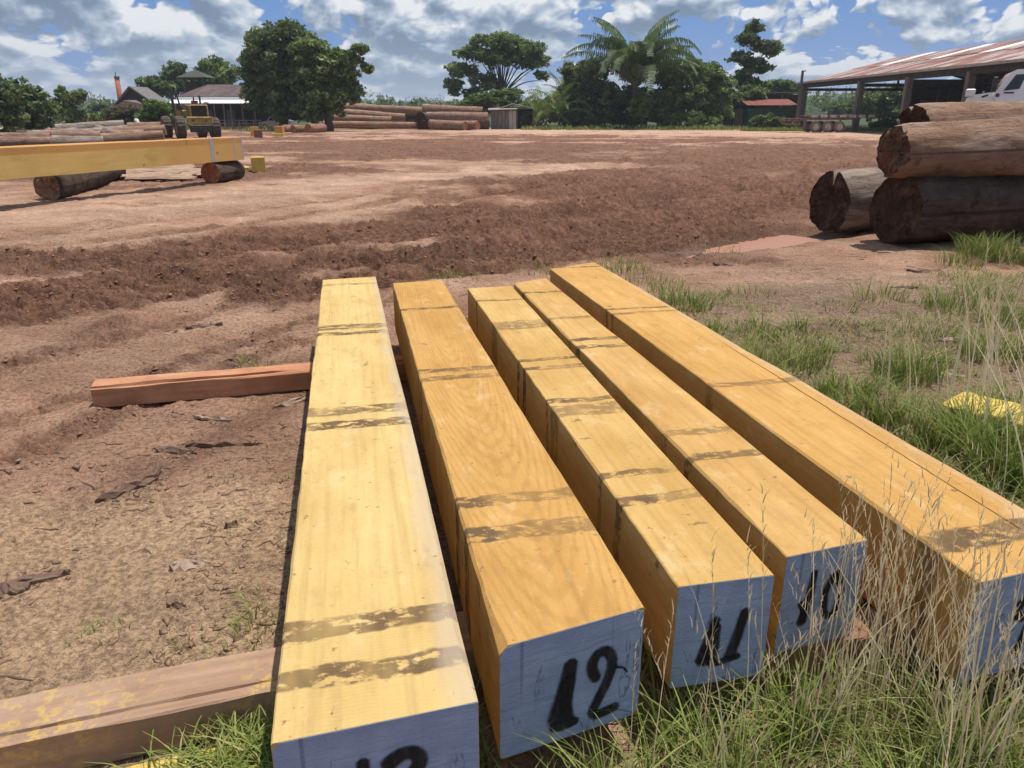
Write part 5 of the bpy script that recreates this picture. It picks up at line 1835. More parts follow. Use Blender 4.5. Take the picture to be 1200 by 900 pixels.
# ---- gabled house, chimney, brown-roofed house, tower
def build_houses():
    Y = 86.0
    X = lambda px, y=Y: atY(px, 120, y)[0]
    Z = lambda py, y=Y: atY(200, py, y)[2]
    t = thing('gabled_house', 'house with dark steep gable and tan lower front at the left', 'house', (X(157), Y, 0))
    ap = (X(157), Z(103))
    el, er = (X(133), Z(128)), (X(181), Z(121))
    MB().sheet([(el[0], Y, el[1]), (ap[0], Y, ap[1]), (er[0], Y, er[1]), (er[0] - .3, Y, 0), (el[0] + .3, Y, 0)], .2).build('gable_wall', plain('dark_gable', (.055, .055, .06), .8), t)
    MB().sheet([(X(142), Y - 1.2, 0), (X(142), Y - 1.2, Z(124)), (X(150), Y - .8, Z(117.5)), (X(164), Y - .8, Z(117.5)), (X(173), Y - 1.2, Z(122)), (X(173), Y - 1.2, 0)], .2).build('front_bay', plain('tan_front', (.26, .19, .155), .85), t)
    for s, e in ((-1, el), (1, er)):
        d = np.array([e[0] - ap[0], e[1] - ap[1]])
        d = d / np.linalg.norm(d)
        e2 = (e[0] + d[0] * .5, e[1] + d[1] * .5)
        MB().sheet([(ap[0], Y - .6, ap[1] + .1), (ap[0], Y + 3.6, ap[1] + .1), (e2[0], Y + 3.6, e2[1] + .1), (e2[0], Y - .6, e2[1] + .1)], .14).build('roof_slope', plain('grey_tiles', (.16, .145, .145), .8, var=.2), t)
    MB().box(((el[0] + er[0]) / 2, Y + 3.4, 1.2), (er[0] - el[0] - .6, .2, 2.4)).build('back_wall', M_BOARD, t)

    Yc = 100.0
    c0, c1 = atY(141, 122, Yc), atY(137, 92, Yc)
    t = thing('chimney_stack', 'tall orange-red chimney stack behind the gabled house', 'chimney', (c1[0], Yc, 0))
    MB().tube([(c1[0], Yc, 0), (c1[0], Yc, c1[2])], [.36, .27], 12).build('stack', plain('orange_red_stack', (.42, .13, .075), .7, var=.2), t, True)
    MB().tube([(c1[0], Yc, c1[2]), (c1[0], Yc, c1[2] + .25)], [.33, .33], 12).build('cap', M_BOARD, t)
    MB().bar((c1[0] - .1, Yc, c1[2] + .2), (c1[0] - .1, Yc, c1[2] + .75), .06, .06).build('rod', M_STEEL, t)

    Y = 94.0
    t = thing('brown_roofed_house', 'long house with brown hipped roof, white fascia and dark veranda', 'house', (X(262, Y), Y, 0))
    xl, xr, xr1 = X(210, Y), X(318, Y), X(222, Y)
    ze, zr = Z(113.5, Y), Z(99.5, Y + 5)
    br = material('brown_roof_tiles', mat_rust, (.075, .045, .042), (.10, .062, .058), (.13, .085, .08))
    for k in range(18):
        xa = xl + (xr - xl) * k / 18
        xb = xl + (xr - xl) * (k + 1) / 18
        a1, b1 = max(xa, xl + 3.2 * 0), max(xb, xl)
        ta, tb = max(xa, xl + 1.6), max(xb, xl + 1.6)
        MB().sheet([(a1, Y - .6, ze), (b1 - .02, Y - .6, ze), (tb - .02 if tb > ta else tb + .02, Y + 5, zr), (ta, Y + 5, zr)], .08).build('roof_sheet', br, t)
        MB().sheet([(a1, Y + 10.6, ze), (b1 - .02, Y + 10.6, ze), (tb - .02 if tb > ta else tb + .02, Y + 5, zr), (ta, Y + 5, zr)], .08).build('roof_sheet', br, t)
    MB().sheet([(xl, Y - .6, ze), (xl, Y + 10.6, ze), (xl + 1.6, Y + 5, zr)], .08).build('hip_sheet', br, t)
    MB().box(((xl + xr) / 2, Y - .64, Z(115.2, Y)), (xr - xl, .08, .26)).build('fascia_board', M_WHITE, t)
    MB().sheet([(xl - .4, Y - 2.3, Z(121.5, Y)), (xr, Y - 2.3, Z(121.5, Y)), (xr, Y - .7, Z(117.3, Y)), (xl - .4, Y - .7, Z(117.3, Y))], .07).build('awning', M_WHITE, t)
    MB().box(((xl + xr) / 2, Y + 1.5, ze / 2), (xr - xl - .4, .2, ze - .1)).build('front_wall', plain('dark_veranda_wall', (.035, .033, .035), .8), t)
    MB().box(((xl + xr) / 2, Y + 10, ze / 2), (xr - xl - .4, .2, ze - .1)).build('back_wall', M_DARKWOOD, t)
    for px in (218, 232, 246, 258, 269, 277, 290, 304):
        MB().box((X(px, Y), Y - 2.1, Z(121.5, Y) / 2), (.14, .14, Z(121.5, Y))).build('veranda_post', M_GREYWOOD, t)
    for px, w_ in ((238, .9), (264, 1.0)):
        MB().box((X(px, Y), Y + 1.38, 1.05), (w_, .06, 2.1)).build('door', plain('grey_door', (.13, .13, .14), .6), t)

    Yt = 101.0
    x0, x1 = X(223, Yt), X(245, Yt)
    t = thing('lookout_tower', 'small tower with pyramid roof rising behind the brown-roofed house', 'tower', ((x0 + x1) / 2, Yt, 0))
    xm, zt, zb = (x0 + x1) / 2, Z(82, Yt), Z(91.5, Yt)
    hw = (X(251, Yt) - X(217, Yt)) / 2
    P = [(xm - hw, Yt - hw), (xm + hw, Yt - hw), (xm + hw, Yt + hw), (xm - hw, Yt + hw)]
    tm = plain('dark_green_tin', (.06, .062, .052), .7)
    for k in range(4):
        a, b_ = P[k], P[(k + 1) % 4]
        MB().sheet([(a[0], a[1], zb), (b_[0], b_[1], zb), (xm, Yt, zt)], .07).build('roof_slope', tm, t)
    for (xx, yy) in ((x0, Yt - hw * .62), (x1, Yt - hw * .62), (x0, Yt + hw * .62), (x1, Yt + hw * .62)):
        MB().box((xx, yy, zb / 2), (.18, .18, zb)).build('post', M_GREYWOOD, t)
    MB().box((xm, Yt, zb - 1.9), (x1 - x0 + .4, hw * 1.5, .15)).build('platform', M_DARKWOOD, t)
    for sx in (-1, 1):
        MB().box((xm + sx * (x1 - x0) / 2, Yt, zb - 1.35), (.06, hw * 1.2, .95)).build('railing_panel', M_DARKWOOD, t)
    MB().box((xm, Yt - hw * .64, zb - 1.35), (x1 - x0, .06, .95)).build('railing_panel', M_DARKWOOD, t)
    MB().box((xm, Yt + hw * .3, (zb - 2) / 2), (x1 - x0 - .3, hw * .6, zb - 2)).build('core_wall', M_DARKWOOD, t)

    t = thing('rail_fence', 'pale rail fence in front of the brown-roofed house', 'fence', (X(272, 88), 88, 0))
    for k in range(7):
        MB().box((X(252, 88) + k * .78, 88, .55), (.1, .1, 1.1)).build('post', M_BOARD, t)
    for z in (.35, .68, 1.0):
        MB().box((X(252, 88) + 2.34, 87.93, z), (4.9, .04, .1)).build('rail', M_BOARD, t)
    o = MB()
    c = at(161, 150)
    c = atY(161, 147, 66)
    o.tube([(c[0], 66, .5), (c[0], 66, .7), (c[0] + .06, 66, .95), (c[0] + .02, 66, 1.12), (c[0] - .06, 66, 1.25), (c[0] - .08, 66, 1.36)], [.22, .34, .30, .16, .20, .05], 10)
    o.tube([(c[0], 66, 0), (c[0], 66, .52)], [.14, .14], 8)
    tag(o.build('white_sack', plain('white_sacking', (.62, .62, .62), .8), smooth=True), 'small white sack set on a stump before the bronze bush', 'sack')


build_houses()


# ---- articulated log loader / skidder seen from behind
def build_loader():
    Y = 58.0
    cx = atY(230, 150, Y)[0]
    yaw = math.radians(24)
    t = thing('wheel_loader', 'yellow wheel loader seen from behind, next to the left log pile', 'loader', (cx, Y, 0), yaw)
    k = lambda mb, name, mat, sm_=False: mb.build(name, mat, t, sm_, True)
    # local: x right, y away from the camera, z up
    k(MB().box((0.30, 0.1, 1.22), (1.75, .5, .62), bevel=.06), 'counterweight', M_CATY)
    k(MB().box((0.30, -.02, .72), (1.45, .55, .5), bevel=.04), 'rear_axle_guard', M_STEEL)
    k(MB().box((0.34, 1.1, 1.85), (1.25, 2.0, 1.0), bevel=.08), 'engine_hood', M_CATY)
    g = MB().box((0.34, .085, 1.86), (1.02, .05, .86), bevel=.01)
    for q in range(7):
        g.box((.34, .05, 1.52 + q * .115), (.96, .03, .03))
    k(g, 'radiator_grille', plain('dark_grille', (.045, .028, .022), .7))
    for s in (-.42, .42):
        k(MB().tube([(.3 + s, -.17, 1.28), (.3 + s, -.13, 1.28)], [.09, .09], 12), 'tail_lamp', plain('lamp_lens', (.12, .05, .02), .3))
    k(MB().tube([(0.15, 1.0, 2.3), (0.15, 1.0, 2.62)], [.24, .24], 14), 'air_cleaner', plain('dusty_red', (.17, .075, .065), .6))
    k(MB().tube([(0.52, .8, 2.3), (0.52, .8, 2.95)], [.07, .07], 10), 'exhaust_pipe', M_STEEL)
    k(MB().tube([(0.10, .8, 2.6), (0.10, .8, 2.88)], [.05, .05], 10), 'exhaust_pipe', M_STEEL)
    k(MB().box((.9, .5, 2.45), (.34, .3, .14), bevel=.03), 'work_lamp', M_RIM)
    # operator place further forward and left
    k(MB().box((-.75, 2.3, 1.70), (1.0, 1.4, .55), bevel=.06), 'front_frame', M_CATY)
    k(MB().box((-.80, 2.0, 2.05), (.35, .5, .55), bevel=.06), 'seat', M_RUBBER)
    k(MB().bar((-1.22, 1.6, 1.6), (-1.30, 1.7, 3.25), .10, .10).bar((-.72, 1.6, 1.6), (-.95, 1.7, 2.95), .09, .09).bar((-1.30, 1.7, 3.2), (-.9, 1.75, 2.9), .08, .08).bar((-1.22, 3.2, 1.6), (-1.3, 3.1, 2.9), .1, .1), 'roll_frame', M_STEEL)
    k(MB().box((-.25, 1.8, 2.05), (.5, .3, .6), bevel=.05), 'control_tower', M_CATY)
    for (x, y, r) in ((-1.05, .35, .80), (1.28, .55, .76), (-1.90, 3.0, .80), (.55, 3.7, .78)):
        c = np.array((x, y, r * .97))
        n0 = len(bpy.data.objects)
        wheel_local(c, r, .62, t)


def wheel_local(c, r, w, t):
    saved = ORG[t.name]
    ORG[t.name] = np.zeros(3)
    wheel(c, r, w, (1, .12, 0), t, rim=M_CATY, n=36, lugs=-.05)
    ORG[t.name] = saved


build_loader()


# ---- parked car under the big tree
def build_car():
    Y = 92.0
    x0, x1 = atY(305, 138, Y)[0], atY(343, 138, Y)[0]
    L = x1 - x0
    t = thing('parked_car', 'silver grey car parked under the big dark tree', 'car', ((x0 + x1) / 2, Y, 0))
    body = plain('silver_car_paint', (.28, .29, .30), .35, .5, .3, var=.08)
    def prof(name, pts, ya, yb_, mat):
        n = len(pts)
        V = [(x0 + a * L, ya, z) for a, z in pts] + [(x0 + a * L, yb_, z) for a, z in pts]
        F = [tuple(range(n)), tuple(range(2 * n - 1, n - 1, -1))] + [(i, i + n, (i + 1) % n + n, (i + 1) % n) for i in range(n)]
        mb = MB()
        mb.add(V, F)
        return mb.build(name, mat, t)
    prof('body', [(0, .35), (.02, .78), (.25, .92), (.36, 1.36), (.45, 1.45), (.70, 1.46), (.80, 1.36), (.90, .98), (.99, .92), (1, .35)], Y - .85, Y + .85, body)
    for ya in (Y - .865, Y + .853):
        prof('side_window', [(.30, .96), (.385, 1.32), (.53, 1.36), (.53, .96)], ya, ya + .012, M_GLASS)
        prof('side_window', [(.56, .96), (.56, 1.36), (.70, 1.36), (.78, 1.26), (.82, .98)], ya, ya + .012, M_GLASS)
    prof('windscreen', [(.262, .97), (.357, 1.33), (.350, 1.34), (.255, .98)], Y - .72, Y + .72, M_GLASS)
    for a in (.18, .82):
        for s in (-.78, .78):
            wheel((x0 + a * L, Y + s, .32), .32, .2, (0, 1, 0), t)
    prof('headlight', [(.005, .66), (.012, .76), (.06, .78), (.06, .66)], Y - .86, Y - .55, M_WHITE)


build_car()
# ------------------------------------------------------------------ grass
def mat_grass(b, c0, c1, c2):
    t = b.attr('tint')
    col = b.ramp(t, [(0.0, c0), (0.5, c1), (1.0, c2)])
    d = b.bsdf(col, 0.65, None, 0.2)
    tr = b.node('ShaderNodeBsdfTranslucent')
    b.put(tr.inputs[0], col)
    mx = b.node('ShaderNodeMixShader')
    mx.inputs[0].default_value = 0.3
    b.put(mx.inputs[1], d)
    b.put(mx.inputs[2], tr.outputs[0])
    return mx.outputs[0]


GR_GREEN = material('green_grass', mat_grass, (0.105, 0.145, 0.030), (0.22, 0.275, 0.062), (0.46, 0.42, 0.18))
GR_DRY = material('dry_grass', mat_grass, (0.50, 0.38, 0.20), (0.72, 0.58, 0.36), (0.85, 0.74, 0.52))


def blades(P, h, w, lean_dir, lean, tint, seg=4, droop=0.0):
    """ribbon blades rooted at P (n,3)"""
    n = len(P)
    d = np.stack([np.cos(lean_dir), np.sin(lean_dir), np.zeros(n)], -1)
    sd = np.stack([-np.sin(lean_dir), np.cos(lean_dir), np.zeros(n)], -1)
    tw = rng.uniform(-1.2, 1.2, n)
    sd = sd * np.cos(tw)[:, None] + d * np.sin(tw)[:, None]
    V = np.zeros((n, seg * 2 + 1, 3))
    for q in range(seg + 1):
        s = q / seg
        up = h * (s - droop * s ** 3)
        c = P + np.array([0, 0, 1.0]) * up[:, None] + d * (lean * h * s ** 2)[:, None]
        ww = (w * (1 - s ** 2.2) * 0.5)[:, None]
        if q < seg:
            V[:, q * 2] = c - sd * ww
            V[:, q * 2 + 1] = c + sd * ww
        else:
            V[:, seg * 2] = c
    o = (np.arange(n) * (seg * 2 + 1))[:, None]
    T3 = []
    for q in range(seg - 1):
        a = q * 2
        T3 += [(a, a + 1, a + 3), (a, a + 3, a + 2)]
    T3.append((seg * 2 - 2, seg * 2 - 1, seg * 2))
    F = (o[:, None, :] + np.array(T3)[None]).reshape(-1, 3)
    return V.reshape(-1, 3), F, np.repeat(tint, seg * 2 + 1)


def join(parts):
    V, F, Tn, o = [], [], [], 0
    for v, f, t in parts:
        V.append(v)
        F.append(f + o)
        Tn.append(t)
        o += len(v)
    return np.concatenate(V), np.concatenate(F), np.concatenate(Tn)


def zs(P2):
    return mesh_z(P2)


def tuft(c, n, r, h, w, spread=0.8, tint=(0.45, 0.2), drp=.25):
    a = rng.uniform(0, 2 * math.pi, n)
    rr = r * np.sqrt(rng.random(n))
    P = np.stack([c[0] + rr * np.cos(a), c[1] + rr * np.sin(a)], -1)
    z = zs(P) - .01
    P = np.concatenate([P, z[:, None]], 1)
    ld = a + rng.normal(0, .7, n)
    return blades(P, h * rng.uniform(.45, 1.1, n), w * rng.uniform(.6, 1.2, n), ld, spread * rng.uniform(.2, 1.2, n), np.clip(rng.normal(tint[0], tint[1], n), 0, 1), 4, drp)


def put_grass(parts, mat, label):
    V, F, Tn = join(parts)
    o = mesh_obj('grass', V, F, mat, None, True, {'tint': ('POINT', 'FLOAT', Tn)})
    tag(o, label, 'grass', kind='stuff')


def on_timber(x, y, m=0.0):
    """true where a foreground beam or bearer stands"""
    for sp_ in BEAMS:
        q = [at(*p, Z1)[:2] for p in sp_['px']]
        o2 = q[0]
        u = (np.stack([x, y], -1) - o2) @ BR
        v = (np.stack([x, y], -1) - o2) @ BD
        w_ = (q[1] - o2) @ BR
        L = (q[2] - o2) @ BD
        hit = (u > -m) & (u < w_ + m) & (v > -m) & (v < L + m)
        yield hit


def clear_of_timber(P, m=0.0):
    keep = np.ones(len(P), bool)
    for hit in on_timber(P[:, 0], P[:, 1], m):
        keep &= ~hit
    return keep


# 1. lush grass in front of and between the near beam ends
parts = []
n = 11000
P = np.stack([rng.uniform(-0.15, 2.6, n), rng.uniform(1.05, 2.75, n)], -1)
dens = fbm(P[:, 0] * 2.2, P[:, 1] * 2.2, octs=3, seed=101)
frontline = 1.72 + 0.22 * P[:, 0] + 0.2
keep = clear_of_timber(P, .004) & ((P[:, 1] < frontline + 0.3) | (dens > .55)) & (dens > .30)
P = P[keep]
P3 = np.concatenate([P, (zs(P) - .01)[:, None]], 1)
n = len(P3)
parts.append(blades(P3, rng.uniform(.07, .24, n), rng.uniform(.004, .008, n), rng.uniform(0, 6.28, n), rng.uniform(.2, 1.1, n), np.clip(rng.normal(.5, .22, n), 0, 1), 4, .25))
for k in range(34):
    c = (rng.uniform(.2, 2.3), rng.uniform(1.25, 2.0))
    if clear_of_timber(np.array([c]), .03)[0]:
        parts.append(tuft(c, 55, .08, .34, .008, .9, (.5, .2)))
put_grass(parts, GR_GREEN, 'green grass growing in front of the near ends of the beams')

# 2. tall dry stalks with seed heads
parts, heads = [], []
spots = [((1.02, 1.92), 46, .15), ((1.20, 1.98), 60, .13), ((1.28, 1.75), 40, .12), ((1.36, 1.62), 26, .14), ((0.86, 1.70), 12, .14), ((1.75, 1.80), 16, .16), ((0.62, 1.62), 10, .12), ((1.55, 1.72), 22, .14), ((1.98, 2.05), 14, .2), ((0.42, 1.50), 7, .1), ((1.15, 1.62), 20, .15)]
for (c, n, r) in spots:
    n = int(n * .92)
    P = np.stack([rng.normal(c[0], r * .6, n), rng.normal(c[1], r * .6, n)], -1)
    P = P[clear_of_timber(P, .0)]
    n = len(P)
    P3 = np.concatenate([P, zs(P)[:, None]], 1)
    hh = rng.uniform(.38, .92, n)
    ld = rng.uniform(0, 6.28, n)
    ln = rng.uniform(.02, .42, n)
    tn = np.clip(rng.normal(.55, .25, n), 0, 1)
    parts.append(blades(P3, hh, rng.uniform(.0030, .0052, n), ld, ln, tn, 6, .06))
    # spikelets along the top third
    for q in range(n):
        if rng.random() < .75:
            m = 11
            s = np.linspace(.68, .99, m)
            d = np.array([math.cos(ld[q]), math.sin(ld[q]), 0])
            pos = P3[q] + np.array([0, 0, 1.0]) * (hh[q] * (s - .06 * s ** 3))[:, None] + d * (ln[q] * hh[q] * s ** 2)[:, None]
            heads.append(blades(pos, rng.uniform(.022, .05, m), np.full(m, .0035), rng.uniform(0, 6.28, m), np.full(m, .45), np.full(m, tn[q] * .8), 2, 0))
# lone long stalks standing right of the beams
for px, py, L_, ln_, dr in ((1112, 520, 1.25, .22, 2.6), (1135, 500, 1.20, .12, 2.2), (1150, 540, 1.20, .25, 1.8), (1172, 520, 1.15, .18, 2.6), (1192, 560, 1.2, .3, 2.9), (1160, 590, 1.1, .25, 2.4), (1210, 600, 1.2, .35, 2.8), (1120, 470, 1.0, .1, 1.2), (1185, 470, 1.05, .2, 2.0), (1140, 450, .9, .2, .7), (1230, 640, 1.2, .4, 2.8), (1040, 470, .75, .15, 1.8), (1075, 500, .8, .2, 2.4)):
    c = at(px, py)
    for q in range(3):
        P3 = np.array([[c[0] + rng.normal(0, .06), c[1] + rng.normal(0, .06), 0.0]])
        if not clear_of_timber(P3[:, :2], .02)[0]:
            continue
        hh = np.array([L_ * rng.uniform(.65, 1.0)])
        ld = np.array([dr + rng.normal(0, .35)])
        ln = np.array([ln_ * rng.uniform(.5, 1.4)])
        parts.append(blades(P3, hh, np.array([.0085]), ld, ln, np.array([.75]), 8, .06))
        s = np.linspace(.72, .99, 14)
        d = np.array([math.cos(ld[0]), math.sin(ld[0]), 0])
        pos = P3[0] + np.array([0, 0, 1.0]) * (hh[0] * (s - .06 * s ** 3))[:, None] + d * (ln[0] * hh[0] * s ** 2)[:, None]
        heads.append(blades(pos, rng.uniform(.03, .06, 14), np.full(14, .005), rng.uniform(0, 6.28, 14), np.full(14, .35), np.full(14, .4), 2, 0))
put_grass(parts + heads, GR_DRY, 'tall dry grass stalks with seed heads around the right beam ends')

# 3. patchy grass on the right of the beams
parts = []
n = 46000
P = np.stack([rng.uniform(1.0, 9.5, n), rng.uniform(2.2, 9.4, n)], -1)
dens = fbm(P[:, 0] * .9 + 7, P[:, 1] * .9, octs=4, gain=.6, seed=111)
edge = (P[:, 0] - (2.35 - .21 * (P[:, 1] - 2.0)))               # right of the outer beam
bare = np.exp(-(((P[:, 0] - 3.1) / 1.3) ** 2 + ((P[:, 1] - 7.9) / 1.3) ** 2))
keep = clear_of_timber(P, .01) & (edge > 0) & (dens - .16 * bare > .482 + .020 * np.maximum(P[:, 1] - 4.5, 0) - .035 * np.exp(-edge / .5)) & (P[:, 1] < 8.8 + .1 * P[:, 0])
P = P[keep]
P3 = np.concatenate([P, (zs(P) - .005)[:, None]], 1)
n = len(P3)
parts.append(blades(P3, rng.uniform(.02, .11, n), rng.uniform(.004, .009, n), rng.uniform(0, 6.28, n), rng.uniform(.3, 1.9, n), np.clip(rng.normal(.45, .25, n), 0, 1), 3, .25))
for px, py, nn, hh in ((805, 362, 150, .30), (785, 345, 80, .24), (735, 318, 90, .2), (720, 312, 70, .2), (760, 330, 60, .18), (1068, 440, 200, .32), (1040, 430, 90, .22), (940, 430, 120, .32), (1018, 488, 130, .34), (1030, 350, 80, .28), (1110, 360, 140, .30), (985, 360, 40, .14), (880, 345, 50, .12), (1150, 300, 300, .42), (1175, 305, 260, .45), (1125, 310, 130, .3), (1160, 420, 160, .3), (1140, 530, 260, .42), (1180, 560, 300, .5), (1110, 520, 160, .36), (1185, 500, 200, .42), (895, 395, 90, .16), (860, 385, 70, .14), (930, 405, 70, .18), (845, 296, 24, .26), (1085, 395, 80, .2), (1180, 380, 160, .34), (1150, 350, 120, .3), (520, 322, 60, .14), (535, 326, 50, .12), (630, 318, 60, .14), (1060, 500, 100, .3), (990, 465, 90, .26)):
    c = at(px, py)
    parts.append(tuft(c, nn, .10 + .02 * c[1], hh, .009, .8, (.42, .2)))
for k in range(110):
    yy = rng.uniform(2.3, 6.6)
    xx = 1.86 - .21 * (yy - 2.0) + .05 + rng.exponential(.55)
    if clear_of_timber(np.array([[xx, yy]]), .03)[0]:
        parts.append(tuft((xx, yy), int(rng.uniform(25, 60)), rng.uniform(.05, .12), rng.uniform(.12, .34), .008, rng.uniform(.6, 1.2), (rng.uniform(.35, .6), .2)))
put_grass(parts, GR_GREEN, 'patchy green grass on the ground to the right of the beams')

# 4. grass at the sawdusted bearer and odd seedlings at the left
parts = []
for k in range(22):
    c = (rng.uniform(-.98, -.62), rng.uniform(1.58, 1.80))
    if clear_of_timber(np.array([c]), .02)[0]:
        parts.append(tuft(c, 42, .07, .20, .0075, 1.2, (.45, .2), .45))
for px, py, nn, hh in ((130, 740, 16, .06), (300, 735, 40, .10), (312, 700, 24, .08), (230, 745, 20, .06), (290, 425, 50, .08), (310, 427, 40, .07), (270, 770, 16, .06), (180, 750, 14, .05), (345, 560, 18, .06), (265, 560, 30, .05), (100, 745, 14, .05)):
    parts.append(tuft(at(px, py), nn, .09, hh, .006, 1.1, (.45, .2)))
put_grass(parts, GR_GREEN, 'green grass tuft at the bearer and seedlings in the dirt at the left')

# 5. verge along the far edge of the yard
parts = []
n = 16000
P = np.stack([rng.uniform(-48, 62, n), rng.uniform(88, 102, n)], -1)
keep = (fbm(P[:, 0] * .25, P[:, 1] * .25, octs=3, seed=121) > .42) & ((P[:, 0] > 1) | (P[:, 0] < -26)) & ~((P[:, 0] > 24) & (P[:, 1] > 95))
P = P[keep]
P3 = np.concatenate([P, np.zeros((len(P), 1))], 1)
n = len(P)
parts.append(blades(P3, rng.uniform(.2, .6, n), rng.uniform(.06, .12, n), rng.uniform(0, 6.28, n), rng.uniform(.2, .8, n), np.clip(rng.normal(.4, .25, n), 0, 1), 2, .1))
P = np.stack([rng.uniform(24, 42, 2600), rng.uniform(82.5, 85.4, 2600)], -1)
P3 = np.concatenate([P, np.zeros((len(P), 1))], 1)
n = len(P)
parts.append(blades(P3, rng.uniform(.15, .5, n), rng.uniform(.05, .1, n), rng.uniform(0, 6.28, n), rng.uniform(.2, .8, n), np.clip(rng.normal(.35, .2, n), 0, 1), 2, .1))
put_grass(parts, GR_GREEN, 'grass verge along the far edge of the yard below the trees')


# ------------------------------------------------------------------ clods, chips and bark in the dirt
def lumps(P3, size, seed, flat=.6, stretch=1.0):
    """deformed octahedra (8 faces) scattered at P3"""
    rg = np.random.default_rng(seed)
    n = len(P3)
    base = np.array([(1, 0, 0), (-1, 0, 0), (0, 1, 0), (0, -1, 0), (0, 0, 1), (0, 0, -1), (.7, .7, .5), (-.7, .6, .5)], float)[:6]
    F0 = np.array([(0, 2, 4), (2, 1, 4), (1, 3, 4), (3, 0, 4), (2, 0, 5), (1, 2, 5), (3, 1, 5), (0, 3, 5)])
    V = base[None] * (0.7 + .6 * rg.random((n, 6, 1)))
    V = V + rg.normal(0, .18, V.shape)
    V[..., 0] *= stretch
    V[..., 2] *= flat
    a = rg.uniform(0, 6.28, n)
    c, s = np.cos(a)[:, None], np.sin(a)[:, None]
    X = V[..., 0] * c - V[..., 1] * s
    Y = V[..., 0] * s + V[..., 1] * c
    V = np.stack([X, Y, V[..., 2]], -1) * size[:, None, None] + P3[:, None, :]
    F = (np.arange(n)[:, None, None] * 6 + F0[None]).reshape(-1, 3)
    return V.reshape(-1, 3), F


n = 80000
r = 4.0 * (12.0 ** rng.random(n))
a = np.radians(rng.uniform(-40, 42, n))
P = np.stack([r * np.sin(a), r * np.cos(a)], -1)
h_, mud_, saw_, sand_, moss_, wet_ = soil(P[:, 0], P[:, 1])
keep = (mud_ + .55 * (fbm(P[:, 0] * 1.5, P[:, 1] * 1.5, octs=3, seed=131) - .5) > .55) & clear_of_timber(P, .05) & (wet_ < .6)
P = P[keep]
hz = mesh_z(P)
size = (.006 + .020 * rng.random(len(P)) ** 4.0) * (.5 + .05 * np.hypot(P[:, 0], P[:, 1]))
V, F = lumps(np.concatenate([P, (hz - size * .12)[:, None]], 1), size, 3, .7, 1.25)


def mat_clod(b):
    n_ = b.noise(b.pos(), 9.0, 4, .65)
    c_ = b.ramp(n_, [(0.28, (0.18, 0.085, 0.053)), (0.5, (0.265, 0.134, 0.085)), (0.75, (0.36, 0.20, 0.133))])
    return b.bsdf(c_, .92, b.bump(b.noise(b.pos(), 60, 3), .5, .01), .15)


tag(mesh_obj('mud_clods', V, F, material('mud_clod', mat_clod), None, False), 'clods of churned red-brown mud across the yard', 'mud', kind='stuff')

n = 30000
r = 1.5 * (9.0 ** rng.random(n))
a = np.radians(rng.uniform(-42, 42, n))
P = np.stack([r * np.sin(a), r * np.cos(a)], -1)
h_ = soil(P[:, 0], P[:, 1])[0]
keep = clear_of_timber(P, .02) & (fbm(P[:, 0] * 1.1 + 3, P[:, 1] * 1.1, octs=3, seed=141) > .47)
P = P[keep]
hz = mesh_z(P)
size = .0025 + .012 * rng.random(len(P)) ** 4
V, F = lumps(np.concatenate([P, (hz + size * .05)[:, None]], 1), size, 5, .28, 2.2)
tag(mesh_obj('wood_chips', V, F, material('chip_wood', mat_sawn, (0.14, 0.085, 0.05), (0.25, 0.155, 0.095), (0.40, 0.27, 0.17)), None, False), 'wood chips and bark crumbs scattered in the dirt', 'wood chips', kind='stuff')


# torn bark, roots and crumbs raked together in the ruts at the left
parts_v, parts_f, o_ = [], [], 0
for (x0, y0), (x1, y1), cnt, wd in (((95, 545), (350, 512), 420, .13), ((130, 580), (200, 560), 160, .10), ((0, 545), (75, 535), 130, .08), ((265, 445), (365, 428), 180, .10), ((110, 480), (260, 492), 160, .07), ((210, 380), (260, 378), 120, .10), ((0, 690), (85, 662), 150, .07), ((150, 437), (200, 432), 110, .09), ((380, 318), (470, 300), 260, .16), ((480, 296), (640, 284), 420, .20), ((690, 275), (800, 292), 200, .18), ((1120, 425), (1199, 408), 160, .16)):
    a_, c_ = at(x0, y0)[:2], at(x1, y1)[:2]
    u_ = rng.random(cnt)[:, None]
    P = a_ + (c_ - a_) * u_ + rng.normal(0, wd, (cnt, 2)) * np.array([.6, 1.0])
    P = P[clear_of_timber(P, .04)]
    P = P[:int(len(P) * .6)]
    size = .004 + .017 * rng.random(len(P)) ** 3.5
    hz = mesh_z(P)
    V, F = lumps(np.concatenate([P, (hz + size * .02)[:, None]], 1), size, 900 + cnt, .35, 2.1)
    parts_v.append(V)
    parts_f.append(F + o_)
    o_ += len(V)
tag(mesh_obj('bark_litter', np.concatenate(parts_v), np.concatenate(parts_f), material('litter', mat_sawn, (0.14, 0.082, 0.053), (0.23, 0.138, 0.09), (0.34, 0.215, 0.145)), None, False), 'crumbled bark litter and mud crumbs lying in rows on the dirt', 'bark litter', kind='stuff')

